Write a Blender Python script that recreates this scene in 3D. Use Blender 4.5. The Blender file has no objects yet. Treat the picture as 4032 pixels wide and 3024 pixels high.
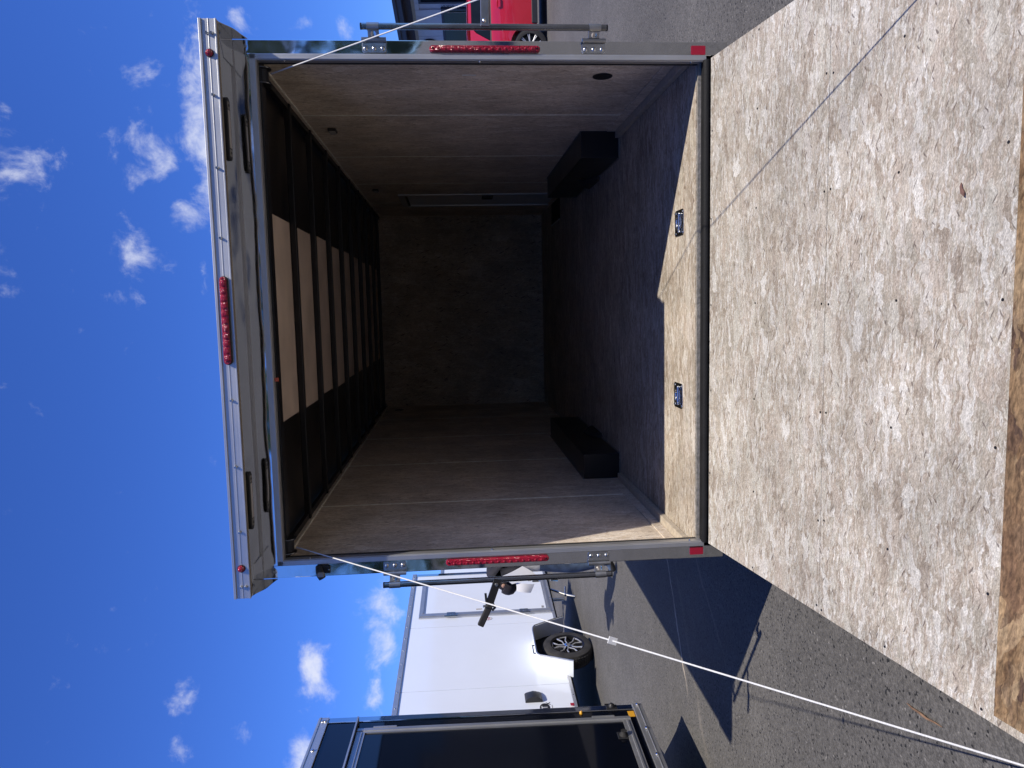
import bpy, bmesh, math, random
from mathutils import Vector, Matrix, Euler
random.seed(7)
scene = bpy.context.scene
col = scene.collection
PI = math.pi

# ------------------------------------------------------------------ camera
cam_data = bpy.data.cameras.new('camera')
cam = bpy.data.objects.new('camera', cam_data)
col.objects.link(cam)
cam_data.sensor_width = 36.0
cam_data.lens = 25.86
cam_data.clip_start = 0.05
cam_data.clip_end = 3000
CPOS = Vector((0.0201, -3.1257, 1.2980))
CR = Vector((0.99451, 0.10146, -0.02559))     # to the viewer's right
CU = Vector((0.02220, 0.03441, 0.99916))      # up
CF = Vector((-0.10225, 0.99424, -0.03197))    # forward
# the phone was held sideways: picture right = world down, picture up = world right
m = Matrix((-CU, CR, -CF)).transposed()
cam.matrix_world = Matrix.Translation(CPOS) @ m.to_4x4()
scene.camera = cam

# ------------------------------------------------------------------ sun and sky
SUN = Vector((-0.46677, 0.35241, -0.81113)).normalized()
sun_d = bpy.data.lights.new('sun', 'SUN')
sun_d.energy = 4.9
sun_d.angle = math.radians(0.55)
sun_d.color = (1.0, 0.925, 0.80)
sun_o = bpy.data.objects.new('sun', sun_d)
col.objects.link(sun_o)
sun_o.rotation_euler = SUN.to_track_quat('-Z', 'Y').to_euler()
sun_o.location = (8, -6, 14)

world = bpy.data.worlds.new('World')
scene.world = world
world.use_nodes = True
wt = world.node_tree
for n in list(wt.nodes):
    wt.nodes.remove(n)

def N(tree, kind, **kw):
    n = tree.nodes.new(kind)
    for k, v in kw.items():
        setattr(n, k, v)
    return n

def build_world():
    t = wt
    L = t.links.new
    out = N(t, 'ShaderNodeOutputWorld')
    bg = N(t, 'ShaderNodeBackground')
    bg.inputs['Strength'].default_value = 0.110
    L(bg.outputs[0], out.inputs[0])
    sky = N(t, 'ShaderNodeTexSky', sky_type='NISHITA')
    sky.sun_disc = False
    sky.sun_elevation = math.radians(54.2)
    sky.sun_rotation = math.radians(127.05)
    sky.altitude = 300
    sky.air_density = 1.0
    sky.dust_density = 0.25
    sky.ozone_density = 3.5
    hs = N(t, 'ShaderNodeMixRGB', blend_type='MULTIPLY')
    hs.inputs['Fac'].default_value = 1.0
    hs.inputs['Color2'].default_value = (0.38, 0.665, 1.43, 1)
    L(sky.outputs[0], hs.inputs['Color1'])
    # clouds, laid out by direction on the dome
    tc = N(t, 'ShaderNodeTexCoord')
    d = tc.outputs['Generated']
    warp = N(t, 'ShaderNodeTexNoise')
    warp.inputs['Scale'].default_value = 9.0
    warp.inputs['Detail'].default_value = 2
    L(d, warp.inputs['Vector'])
    sub = N(t, 'ShaderNodeVectorMath', operation='SUBTRACT')
    L(warp.outputs['Color'], sub.inputs[0])
    sub.inputs[1].default_value = (0.5, 0.5, 0.5)
    sc = N(t, 'ShaderNodeVectorMath', operation='SCALE')
    L(sub.outputs[0], sc.inputs[0])
    sc.inputs['Scale'].default_value = 0.055
    wd = N(t, 'ShaderNodeVectorMath', operation='ADD')
    L(d, wd.inputs[0]); L(sc.outputs[0], wd.inputs[1])
    blobs = [  # direction, half height, half width (radians), weight
        ((0.206, 0.921, 0.328), 0.030, 0.150, 1.0), ((0.272, 0.882, 0.385), 0.026, 0.026, .62),
        ((0.239, 0.897, 0.371), 0.018, 0.040, .62), ((0.192, 0.901, 0.390), 0.046, 0.042, .80),
        ((0.075, 0.907, 0.415), 0.038, 0.066, .72), ((0.021, 0.902, 0.430), 0.025, 0.028, .70),
        ((0.121, 0.925, 0.359), 0.020, 0.028, .62), ((0.048, 0.934, 0.355), 0.010, 0.026, .6),
        ((0.171, 0.845, 0.507), 0.045, 0.060, .52), ((0.058, 0.842, 0.537), 0.02, 0.034, .5),
        ((0.346, 0.924, 0.164), 0.014, 0.018, .72), ((0.339, 0.902, 0.266), 0.020, 0.024, .50),
        ((0.341, 0.916, 0.212), 0.022, 0.008, .5), ((-0.438, 0.872, 0.219), 0.030, 0.052, .9),
        ((-0.402, 0.903, 0.151), 0.026, 0.074, .9), ((-0.467, 0.872, 0.149), 0.018, 0.052, .75),
        ((-0.458, 0.81, 0.367), 0.028, 0.040, .55), ((-0.496, 0.793, 0.354), 0.026, 0.026, .62),
        ((-0.521, 0.822, 0.230), 0.024, 0.045, .8), ((0.339, 0.862, 0.376), 0.02, 0.012, .5),
    ]
    rr = random.Random(3)
    for k in range(11):     # unseen rest of the dome: fair-weather clouds, added larger to whiten the skylight
        az = 0.95 + (2 * PI - 1.9) * (k + rr.uniform(.1, .9)) / 11
        el = rr.uniform(0.16, 0.72)
        blobs.append(((math.sin(az) * math.cos(el), math.cos(az) * math.cos(el), math.sin(el)),
                      rr.uniform(.07, .15), rr.uniform(.14, .30), rr.uniform(.85, 1.1)))
    last = None
    for c, sv, sy, wgt in blobs:
        c = Vector(c).normalized()
        right = c.cross(Vector((0, 0, 1))).normalized()
        up = right.cross(c)
        rot = Matrix((right, c, up)).transposed()
        mp = N(t, 'ShaderNodeMapping', vector_type='TEXTURE')
        mp.inputs['Location'].default_value = c
        mp.inputs['Rotation'].default_value = rot.to_euler()
        mp.inputs['Scale'].default_value = (sy * 1.5, 0.5, sv * 1.5)
        L(wd.outputs[0], mp.inputs['Vector'])
        ln = N(t, 'ShaderNodeVectorMath', operation='LENGTH')
        L(mp.outputs[0], ln.inputs[0])
        mr = N(t, 'ShaderNodeMapRange', interpolation_type='SMOOTHSTEP')
        mr.inputs['From Min'].default_value = 1.0
        mr.inputs['From Max'].default_value = 0.0
        mr.inputs['To Max'].default_value = wgt
        L(ln.outputs['Value'], mr.inputs['Value'])
        if last is None:
            last = mr.outputs[0]
        else:
            mx = N(t, 'ShaderNodeMath', operation='MAXIMUM')
            L(last, mx.inputs[0]); L(mr.outputs[0], mx.inputs[1])
            last = mx.outputs[0]
    fb = N(t, 'ShaderNodeTexNoise')
    fb.inputs['Scale'].default_value = 26.0
    fb.inputs['Detail'].default_value = 7
    fb.inputs['Roughness'].default_value = 0.62
    L(wd.outputs[0], fb.inputs['Vector'])
    f2 = N(t, 'ShaderNodeMapRange')
    f2.inputs['From Min'].default_value = 0.33
    f2.inputs['From Max'].default_value = 0.67
    f2.inputs['To Min'].default_value = -0.62
    f2.inputs['To Max'].default_value = 0.20
    f2.clamp = False
    L(fb.outputs['Fac'], f2.inputs['Value'])
    ad = N(t, 'ShaderNodeMath', operation='ADD')
    L(last, ad.inputs[0]); L(f2.outputs[0], ad.inputs[1])
    den = N(t, 'ShaderNodeMapRange', interpolation_type='SMOOTHSTEP')
    den.inputs['From Min'].default_value = 0.11
    den.inputs['From Max'].default_value = 1.12
    den.inputs['To Max'].default_value = 0.88
    L(ad.outputs[0], den.inputs['Value'])
    tint = N(t, 'ShaderNodeMixRGB')
    tint.inputs['Color1'].default_value = (5.6, 6.2, 8.2, 1)
    tint.inputs['Color2'].default_value = (7.6, 7.7, 8.4, 1)
    L(fb.outputs['Fac'], tint.inputs['Fac'])
    mix = N(t, 'ShaderNodeMixRGB')
    L(den.outputs[0], mix.inputs['Fac'])
    L(hs.outputs[0], mix.inputs['Color1'])
    L(tint.outputs[0], mix.inputs['Color2'])
    L(mix.outputs[0], bg.inputs['Color'])
build_world()
world.cycles.sampling_method = 'MANUAL'
world.cycles.sample_map_resolution = 256

scene.view_settings.view_transform = 'Standard'
scene.view_settings.look = 'None'
scene.view_settings.exposure = 0.10
scene.view_settings.gamma = 1.0
scene.view_settings.use_curve_mapping = False
scene.render.engine = 'CYCLES'
scene.cycles.max_bounces = 10
scene.cycles.diffuse_bounces = 8
scene.cycles.glossy_bounces = 5
scene.cycles.use_denoising = True
scene.cycles.caustics_reflective = False
scene.cycles.caustics_refractive = False

# ------------------------------------------------------------------ materials
MATS = {}
def new_mat(name):
    mt = bpy.data.materials.new(name)
    mt.use_nodes = True
    t = mt.node_tree
    b = t.nodes['Principled BSDF']
    MATS[name] = mt
    return mt, t, b

def simple(name, colr, rough=.5, metal=0., coat=0., spec=.5, var=.12, vscale=14., bump=0., bscale=60.):
    mt, t, b = new_mat(name)
    L = t.links.new
    b.inputs['Roughness'].default_value = rough
    b.inputs['Metallic'].default_value = metal
    b.inputs['Coat Weight'].default_value = coat
    b.inputs['Coat Roughness'].default_value = .06
    b.inputs['Specular IOR Level'].default_value = spec
    tc = N(t, 'ShaderNodeTexCoord')
    nz = N(t, 'ShaderNodeTexNoise')
    nz.inputs['Scale'].default_value = vscale
    nz.inputs['Detail'].default_value = 5
    L(tc.outputs['Object'], nz.inputs['Vector'])
    rp = N(t, 'ShaderNodeValToRGB')
    rp.color_ramp.elements[0].position = .3
    rp.color_ramp.elements[1].position = .7
    rp.color_ramp.elements[0].color = tuple(c * (1 - var) for c in colr) + (1,)
    rp.color_ramp.elements[1].color = tuple(min(1, c * (1 + var)) for c in colr) + (1,)
    L(nz.outputs['Fac'], rp.inputs['Fac'])
    L(rp.outputs[0], b.inputs['Base Color'])
    rv = N(t, 'ShaderNodeMapRange')
    rv.inputs['To Min'].default_value = max(.02, rough * .8)
    rv.inputs['To Max'].default_value = min(1, rough * 1.2)
    L(nz.outputs['Fac'], rv.inputs['Value'])
    L(rv.outputs[0], b.inputs['Roughness'])
    if bump:
        nb = N(t, 'ShaderNodeTexNoise')
        nb.inputs['Scale'].default_value = bscale
        nb.inputs['Detail'].default_value = 4
        L(tc.outputs['Object'], nb.inputs['Vector'])
        bp = N(t, 'ShaderNodeBump')
        bp.inputs['Strength'].default_value = 1
        bp.inputs['Distance'].default_value = bump
        L(nb.outputs['Fac'], bp.inputs['Height'])
        L(bp.outputs[0], b.inputs['Normal'])
    return mt

def stainless():
    mt, t, b = new_mat('stainless')
    L = t.links.new
    b.inputs['Metallic'].default_value = 1
    b.inputs['Base Color'].default_value = (.66, .67, .68, 1)
    b.inputs['Roughness'].default_value = .045
    tc = N(t, 'ShaderNodeTexCoord')
    nz = N(t, 'ShaderNodeTexNoise')
    nz.inputs['Scale'].default_value = 3.2
    nz.inputs['Detail'].default_value = 1.5
    L(tc.outputs['Object'], nz.inputs['Vector'])
    bp = N(t, 'ShaderNodeBump')
    bp.inputs['Strength'].default_value = 1
    bp.inputs['Distance'].default_value = .007
    L(nz.outputs['Fac'], bp.inputs['Height'])
    L(bp.outputs[0], b.inputs['Normal'])
    n2 = N(t, 'ShaderNodeTexNoise')
    n2.inputs['Scale'].default_value = 25
    L(tc.outputs['Object'], n2.inputs['Vector'])
    rv = N(t, 'ShaderNodeMapRange')
    rv.inputs['To Min'].default_value = .02
    rv.inputs['To Max'].default_value = .10
    L(n2.outputs['Fac'], rv.inputs['Value'])
    L(rv.outputs[0], b.inputs['Roughness'])
stainless()

def brushed(name, colr, rough, axis):
    """extruded aluminium: faint lines along one axis"""
    mt, t, b = new_mat(name)
    L = t.links.new
    b.inputs['Metallic'].default_value = .86
    tc = N(t, 'ShaderNodeTexCoord')
    mp = N(t, 'ShaderNodeMapping')
    s = [220, 220, 220]
    s['XYZ'.index(axis)] = 1.5
    mp.inputs['Scale'].default_value = s
    L(tc.outputs['Object'], mp.inputs['Vector'])
    nz = N(t, 'ShaderNodeTexNoise')
    nz.inputs['Scale'].default_value = 1
    nz.inputs['Detail'].default_value = 3
    L(mp.outputs[0], nz.inputs['Vector'])
    n2 = N(t, 'ShaderNodeTexNoise')
    n2.inputs['Scale'].default_value = 6
    n2.inputs['Detail'].default_value = 6
    L(tc.outputs['Object'], n2.inputs['Vector'])
    ad = N(t, 'ShaderNodeMath', operation='ADD')
    L(nz.outputs['Fac'], ad.inputs[0]); L(n2.outputs['Fac'], ad.inputs[1])
    mr = N(t, 'ShaderNodeMapRange')
    mr.inputs['From Max'].default_value = 2
    mr.inputs['To Min'].default_value = rough * .6
    mr.inputs['To Max'].default_value = rough * 1.4
    L(ad.outputs[0], mr.inputs['Value'])
    L(mr.outputs[0], b.inputs['Roughness'])
    rp = N(t, 'ShaderNodeMapRange')
    rp.inputs['From Max'].default_value = 2
    rp.inputs['To Min'].default_value = .8
    rp.inputs['To Max'].default_value = 1.15
    L(ad.outputs[0], rp.inputs['Value'])
    mu = N(t, 'ShaderNodeVectorMath', operation='SCALE')
    mu.inputs[0].default_value = colr
    L(rp.outputs[0], mu.inputs['Scale'])
    L(mu.outputs[0], b.inputs['Base Color'])
brushed('aluminium_x', (.62, .62, .62), .46, 'X')
brushed('aluminium_y', (.62, .62, .62), .46, 'Y')
brushed('aluminium_z', (.60, .60, .60), .46, 'Z')

def osb(name, axis, nrm, tones, dark, rough=.62, strand=1.0, contrast=1.0, cross=.0):
    """strand board: flakes drawn out along one axis, three sizes of flake, fibre streaks, dark bark slivers"""
    mt, t, b = new_mat(name)
    L = t.links.new
    b.inputs['Roughness'].default_value = rough
    b.inputs['Specular IOR Level'].default_value = .3
    tc = N(t, 'ShaderNodeTexCoord')
    ia, inr = 'XYZ'.index(axis), 'XYZ'.index(nrm)
    ic = 3 - ia - inr
    sx = N(t, 'ShaderNodeSeparateXYZ')
    L(tc.outputs['Object'], sx.inputs[0])
    cb = N(t, 'ShaderNodeCombineXYZ')
    L(sx.outputs[ia], cb.inputs[0]); L(sx.outputs[ic], cb.inputs[1])
    flat = cb.outputs[0]
    def math2(op, a, c):
        n = N(t, 'ShaderNodeMath', operation=op)
        for k, v in enumerate((a, c)):
            if isinstance(v, (int, float)): n.inputs[k].default_value = v
            else: L(v, n.inputs[k])
        return n.outputs[0]
    def noise(vec, scale, det, rgh=.5):
        n = N(t, 'ShaderNodeTexNoise', noise_dimensions='2D')
        n.inputs['Scale'].default_value = scale
        n.inputs['Detail'].default_value = det
        n.inputs['Roughness'].default_value = rgh
        L(vec, n.inputs['Vector'])
        return n
    def mr(src, a, c, d, e, clamp=True):
        n = N(t, 'ShaderNodeMapRange')
        n.clamp = clamp
        for k, v in zip(('From Min', 'From Max', 'To Min', 'To Max'), (a, c, d, e)):
            n.inputs[k].default_value = v
        L(src, n.inputs['Value'])
        return n.outputs[0]
    def mixc(f, a, c):
        mx = N(t, 'ShaderNodeMixRGB')
        if isinstance(f, float): mx.inputs['Fac'].default_value = f
        else: L(f, mx.inputs['Fac'])
        for k, v in (('Color1', a), ('Color2', c)):
            if isinstance(v, tuple): mx.inputs[k].default_value = v + (1,)
            else: L(v, mx.inputs[k])
        return mx.outputs[0]
    def scalec(c, f):
        n = N(t, 'ShaderNodeVectorMath', operation='SCALE')
        L(c, n.inputs[0]); L(f, n.inputs['Scale'])
        return n.outputs[0]
    wn = noise(flat, 22, 3, .6)
    sb = N(t, 'ShaderNodeVectorMath', operation='SUBTRACT')
    sb.inputs[1].default_value = (.5, .5, .5)
    L(wn.outputs['Color'], sb.inputs[0])
    def layer(along, across, rot, seed, wob):
        sc = N(t, 'ShaderNodeVectorMath', operation='SCALE')
        sc.inputs['Scale'].default_value = wob
        L(sb.outputs[0], sc.inputs[0])
        ad = N(t, 'ShaderNodeVectorMath', operation='ADD')
        L(flat, ad.inputs[0]); L(sc.outputs[0], ad.inputs[1])
        mp = N(t, 'ShaderNodeMapping')
        mp.inputs['Rotation'].default_value = (0, 0, rot)
        mp.inputs['Location'].default_value = (seed, seed * 1.7, 0)
        L(ad.outputs[0], mp.inputs['Vector'])
        ms = N(t, 'ShaderNodeVectorMath', operation='MULTIPLY')
        ms.inputs[1].default_value = (along * strand, across * strand, 1)
        L(mp.outputs[0], ms.inputs[0])
        return ms.outputs[0]
    def vor(vec, feat='F1'):
        v = N(t, 'ShaderNodeTexVoronoi', feature=feat, voronoi_dimensions='2D')
        v.inputs['Scale'].default_value = 1
        L(vec, v.inputs['Vector'])
        if feat != 'F1': return None, v
        sp = N(t, 'ShaderNodeSeparateColor')
        L(v.outputs['Color'], sp.inputs[0])
        return sp.outputs, v
    def ramp(src):
        rp = N(t, 'ShaderNodeValToRGB')
        cr = rp.color_ramp
        cr.interpolation = 'CONSTANT'
        n = len(tones)
        while len(cr.elements) < n: cr.elements.new(.5)
        for k, (el, c) in enumerate(zip(cr.elements, tones)):
            el.position = k / n
            el.color = tuple(c) + (1,)
        L(src, rp.inputs['Fac'])
        return rp.outputs[0]
    s1, v1 = vor(layer(22, 84, .10 + cross, 1.3, .024))
    s2, v2 = vor(layer(7.5, 34, -.16 - cross, 5.1, .05))
    s3, v3 = vor(layer(48, 165, -.05, 9.7, .020))
    c1, c2, c3 = ramp(s1[0]), ramp(s2[1]), ramp(s3[2])
    base = mixc(.45, c1, c3)
    pick = math2('MULTIPLY', math2('GREATER_THAN', s2[0], .66), .7)
    base = mixc(pick, base, c2)
    # fibre: long thin streaks, broken up by a slower noise
    f1 = noise(layer(9, 330, .02, 3.3, .012), 1, 4, .65).outputs['Fac']
    f2 = noise(layer(44, 150, .2, 6.1, .022), 1, 4, .75).outputs['Fac']
    fib = math2('ADD', mr(f1, .3, .7, -.12 * contrast, .12 * contrast, False), mr(f2, .3, .7, -.24 * contrast, .24 * contrast, False))
    base = scalec(base, math2('ADD', fib, 1.0))
    f3 = noise(layer(120, 330, .15, 8.4, .01), 1, 2, .6).outputs['Fac']
    base = scalec(base, mr(f3, .3, .7, 1 - .22 * contrast, 1 + .20 * contrast))
    drift = noise(flat, 2.6, 5, .6)
    base = scalec(base, mr(drift.outputs['Fac'], .32, .68, .80, 1.14))
    # pale worn streaks
    pale = math2('MULTIPLY', mr(f2, .58, .70, 0, .62), mr(s1[1], .2, .8, .25, 1))
    base = mixc(pale, base, tuple(min(.9, c * 1.12) for c in tones[-1]))
    # dark gaps beside some flakes and dark bark slivers
    s4, v4 = vor(layer(22, 150, .42 + cross, 7.7, .012))
    s5, v5 = vor(layer(30, 120, -.55, 2.9, .015))
    d1 = math2('MULTIPLY', math2('GREATER_THAN', s4[0], .975), mr(v4.outputs['Distance'], .25, .5, 1, 0))
    d2 = math2('MULTIPLY', math2('GREATER_THAN', s5[1], .988), mr(v5.outputs['Distance'], .2, .5, 1, 0))
    gap = math2('MULTIPLY', mr(f1, .235, .34, .85, 0), mr(drift.outputs['Color'], .4, .6, .3, 1))
    dk = math2('MULTIPLY', math2('MAXIMUM', math2('MAXIMUM', d1, d2), gap), .78)
    base = mixc(dk, base, dark)
    L(base, b.inputs['Base Color'])
    hh = math2('ADD', math2('ADD', s1[1], f2), math2('MULTIPLY', dk, -1.2))
    bp = N(t, 'ShaderNodeBump')
    bp.inputs['Strength'].default_value = .5
    bp.inputs['Distance'].default_value = .0013
    L(hh, bp.inputs['Height'])
    L(bp.outputs[0], b.inputs['Normal'])
    return mt
PALE = [(.27, .220, .172), (.43, .385, .322), (.36, .312, .25), (.465, .44, .378), (.39, .332, .272), (.49, .455, .408), (.325, .29, .234), (.585, .565, .52)]
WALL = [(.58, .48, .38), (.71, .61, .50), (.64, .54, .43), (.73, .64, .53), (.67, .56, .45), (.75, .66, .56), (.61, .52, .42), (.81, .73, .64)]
FLOOR = [(c[0] * 1.03, c[1] * .98, c[2] * .93) for c in PALE]
RAW = [(.20, .122, .060), (.27, .178, .095), (.15, .088, .048), (.34, .245, .145), (.23, .15, .08), (.10, .062, .042), (.30, .21, .12), (.18, .112, .06)]
osb('ramp_board', 'X', 'Z', PALE, (.10, .075, .065), strand=1.3, contrast=1.15)
osb('floor_board', 'X', 'Z', FLOOR, (.11, .08, .065))
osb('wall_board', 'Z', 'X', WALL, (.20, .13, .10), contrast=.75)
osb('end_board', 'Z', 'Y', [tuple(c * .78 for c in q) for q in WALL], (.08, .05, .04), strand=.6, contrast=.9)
osb('raw_board', 'X', 'Z', RAW, (.05, .028, .022), strand=.40, rough=.5, contrast=1.5, cross=.35)

simple('plywood', (.70, .56, .45), .6, vscale=5, var=.12)
simple('joint_wood', (.92, .86, .74), .7, var=.2, vscale=30)
simple('black_paint', (.010, .010, .012), .42, var=.3)
simple('black_satin', (.012, .012, .014), .30, var=.2, vscale=4)
simple('black_matt', (.009, .009, .010), .7, spec=.25, var=.3, bump=.0015, bscale=180)
simple('roof_skin', (.035, .030, .028), .30, metal=.4, var=.1, vscale=2)
simple('rubber', (.022, .021, .021), .8, var=.3, bump=.001, bscale=90)
simple('tyre', (.030, .028, .027), .78, var=.45, vscale=9, bump=.0015, bscale=110)
simple('zinc', (.56, .57, .58), .24, metal=1, var=.12, vscale=30)
simple('dark_steel', (.30, .31, .33), .17, metal=1, var=.2, vscale=10)
simple('galv', (.44, .44, .43), .36, metal=1, var=.12, vscale=18)
simple('rope', (.66, .66, .65), .45, metal=.0, var=.1, vscale=200, bump=.001, bscale=300)
simple('tag_paper', (.72, .72, .70), .6, var=.05)
simple('white_panel', (.80, .84, .90), .14, coat=.5, var=.015, vscale=2)
simple('white_paint', (.72, .74, .76), .3, coat=.3, var=.02)
simple('black_panel', (.003, .004, .008), .05, spec=.4, coat=.15, var=.1, vscale=1.5)
simple('charcoal_panel', (.10, .105, .12), .12, coat=.5, var=.05, vscale=2)
simple('red_reflector', (.36, .006, .03), .35, coat=.5, var=.08, vscale=300)
simple('amber', (.80, .40, .03), .4, coat=.5, var=.05, vscale=300)
simple('orange_tag', (.75, .15, .06), .5)
simple('grey_plastic', (.30, .29, .27), .55)
simple('lens_white', (.60, .57, .52), .35, coat=.3, var=.05, vscale=120, bump=.0006, bscale=500)
simple('dome_lens', (.33, .32, .30), .35)
simple('glass_dark', (.010, .013, .012), .06, spec=.28, var=.3, vscale=3)
simple('siding', (.52, .54, .58), .55, var=.04, vscale=6)
simple('trim_navy', (.035, .038, .055), .5, var=.15)
simple('soffit_navy', (.04, .04, .07), .6, var=.15)
simple('tan_trim', (.38, .33, .26), .6)
simple('roofing', (.05, .05, .055), .85, var=.3, bump=.004, bscale=20)
simple('car_red', (.52, .010, .030), .22, coat=1.0, var=.03, vscale=3)
simple('rim_dark', (.025, .025, .028), .25, metal=.6)
simple('rim_bright', (.55, .55, .56), .32, metal=.55)
simple('plastic_dark', (.02, .02, .022), .5)
simple('chrome', (.80, .80, .80), .08, metal=1, var=.02)
simple('skin', (.50, .29, .21), .5, var=.08, vscale=20)
simple('navy_cloth', (.018, .018, .026), .85, var=.35, vscale=14, bump=.003, bscale=45)
simple('grey_cloth', (.42, .42, .44), .85, var=.12, vscale=20, bump=.003, bscale=40)
simple('denim', (.055, .085, .15), .85, var=.45, vscale=13, bump=.002, bscale=70)
simple('cap_cloth', (.022, .018, .024), .8, var=.3)
simple('shoe', (.03, .028, .028), .6)
simple('paper', (.80, .80, .82), .6, var=.03)
simple('bark', (.09, .06, .04), .9, var=.4, vscale=8, bump=.01, bscale=14)
simple('bark_red', (.17, .09, .07), .8, var=.3, vscale=60)
simple('twig_wood', (.20, .12, .075), .7, var=.4, vscale=40)
simple('ink_black', (.012, .012, .014), .4)
simple('ink_red', (.35, .04, .05), .4)
simple('kick_board', (.45, .39, .31), .6, var=.18, vscale=40)
simple('edge_grain', (.26, .24, .21), .8, var=.3, vscale=60, bump=.002, bscale=120)

def leaf_mat(name, a, bcol):
    mt, t, b = new_mat(name)
    L = t.links.new
    tc = N(t, 'ShaderNodeTexCoord')
    nz = N(t, 'ShaderNodeTexNoise')
    nz.inputs['Scale'].default_value = 1.4
    nz.inputs['Detail'].default_value = 4
    L(tc.outputs['Object'], nz.inputs['Vector'])
    rp = N(t, 'ShaderNodeValToRGB')
    rp.color_ramp.elements[0].position = .35
    rp.color_ramp.elements[1].position = .65
    rp.color_ramp.elements[0].color = a + (1,)
    rp.color_ramp.elements[1].color = bcol + (1,)
    L(nz.outputs['Fac'], rp.inputs['Fac'])
    L(rp.outputs[0], b.inputs['Base Color'])
    b.inputs['Roughness'].default_value = .6
    b.inputs['Specular IOR Level'].default_value = .15
    tl = N(t, 'ShaderNodeBsdfTranslucent')
    L(rp.outputs[0], tl.inputs['Color'])
    mx = N(t, 'ShaderNodeMixShader')
    mx.inputs[0].default_value = .5
    L(b.outputs[0], mx.inputs[1]); L(tl.outputs[0], mx.inputs[2])
    L(mx.outputs[0], t.nodes['Material Output'].inputs['Surface'])
leaf_mat('leaves', (.045, .075, .020), (.12, .16, .040))

def red_lens():
    mt, t, b = new_mat('red_lens')
    L = t.links.new
    b.inputs['Base Color'].default_value = (.40, .004, .022, 1)
    b.inputs['Roughness'].default_value = .12
    b.inputs['Coat Weight'].default_value = .35
    b.inputs['Coat Roughness'].default_value = .04
    tc = N(t, 'ShaderNodeTexCoord')
    vo = N(t, 'ShaderNodeTexVoronoi')
    vo.inputs['Scale'].default_value = 220
    L(tc.outputs['Object'], vo.inputs['Vector'])
    rp = N(t, 'ShaderNodeValToRGB')
    rp.color_ramp.elements[0].color = (.55, .012, .04, 1)
    rp.color_ramp.elements[1].color = (.16, .001, .012, 1)
    L(vo.outputs['Distance'], rp.inputs['Fac'])
    L(rp.outputs[0], b.inputs['Base Color'])
    bp = N(t, 'ShaderNodeBump')
    bp.inputs['Distance'].default_value = .003
    L(vo.outputs['Distance'], bp.inputs['Height'])
    L(bp.outputs[0], b.inputs['Normal'])
red_lens()

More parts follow.
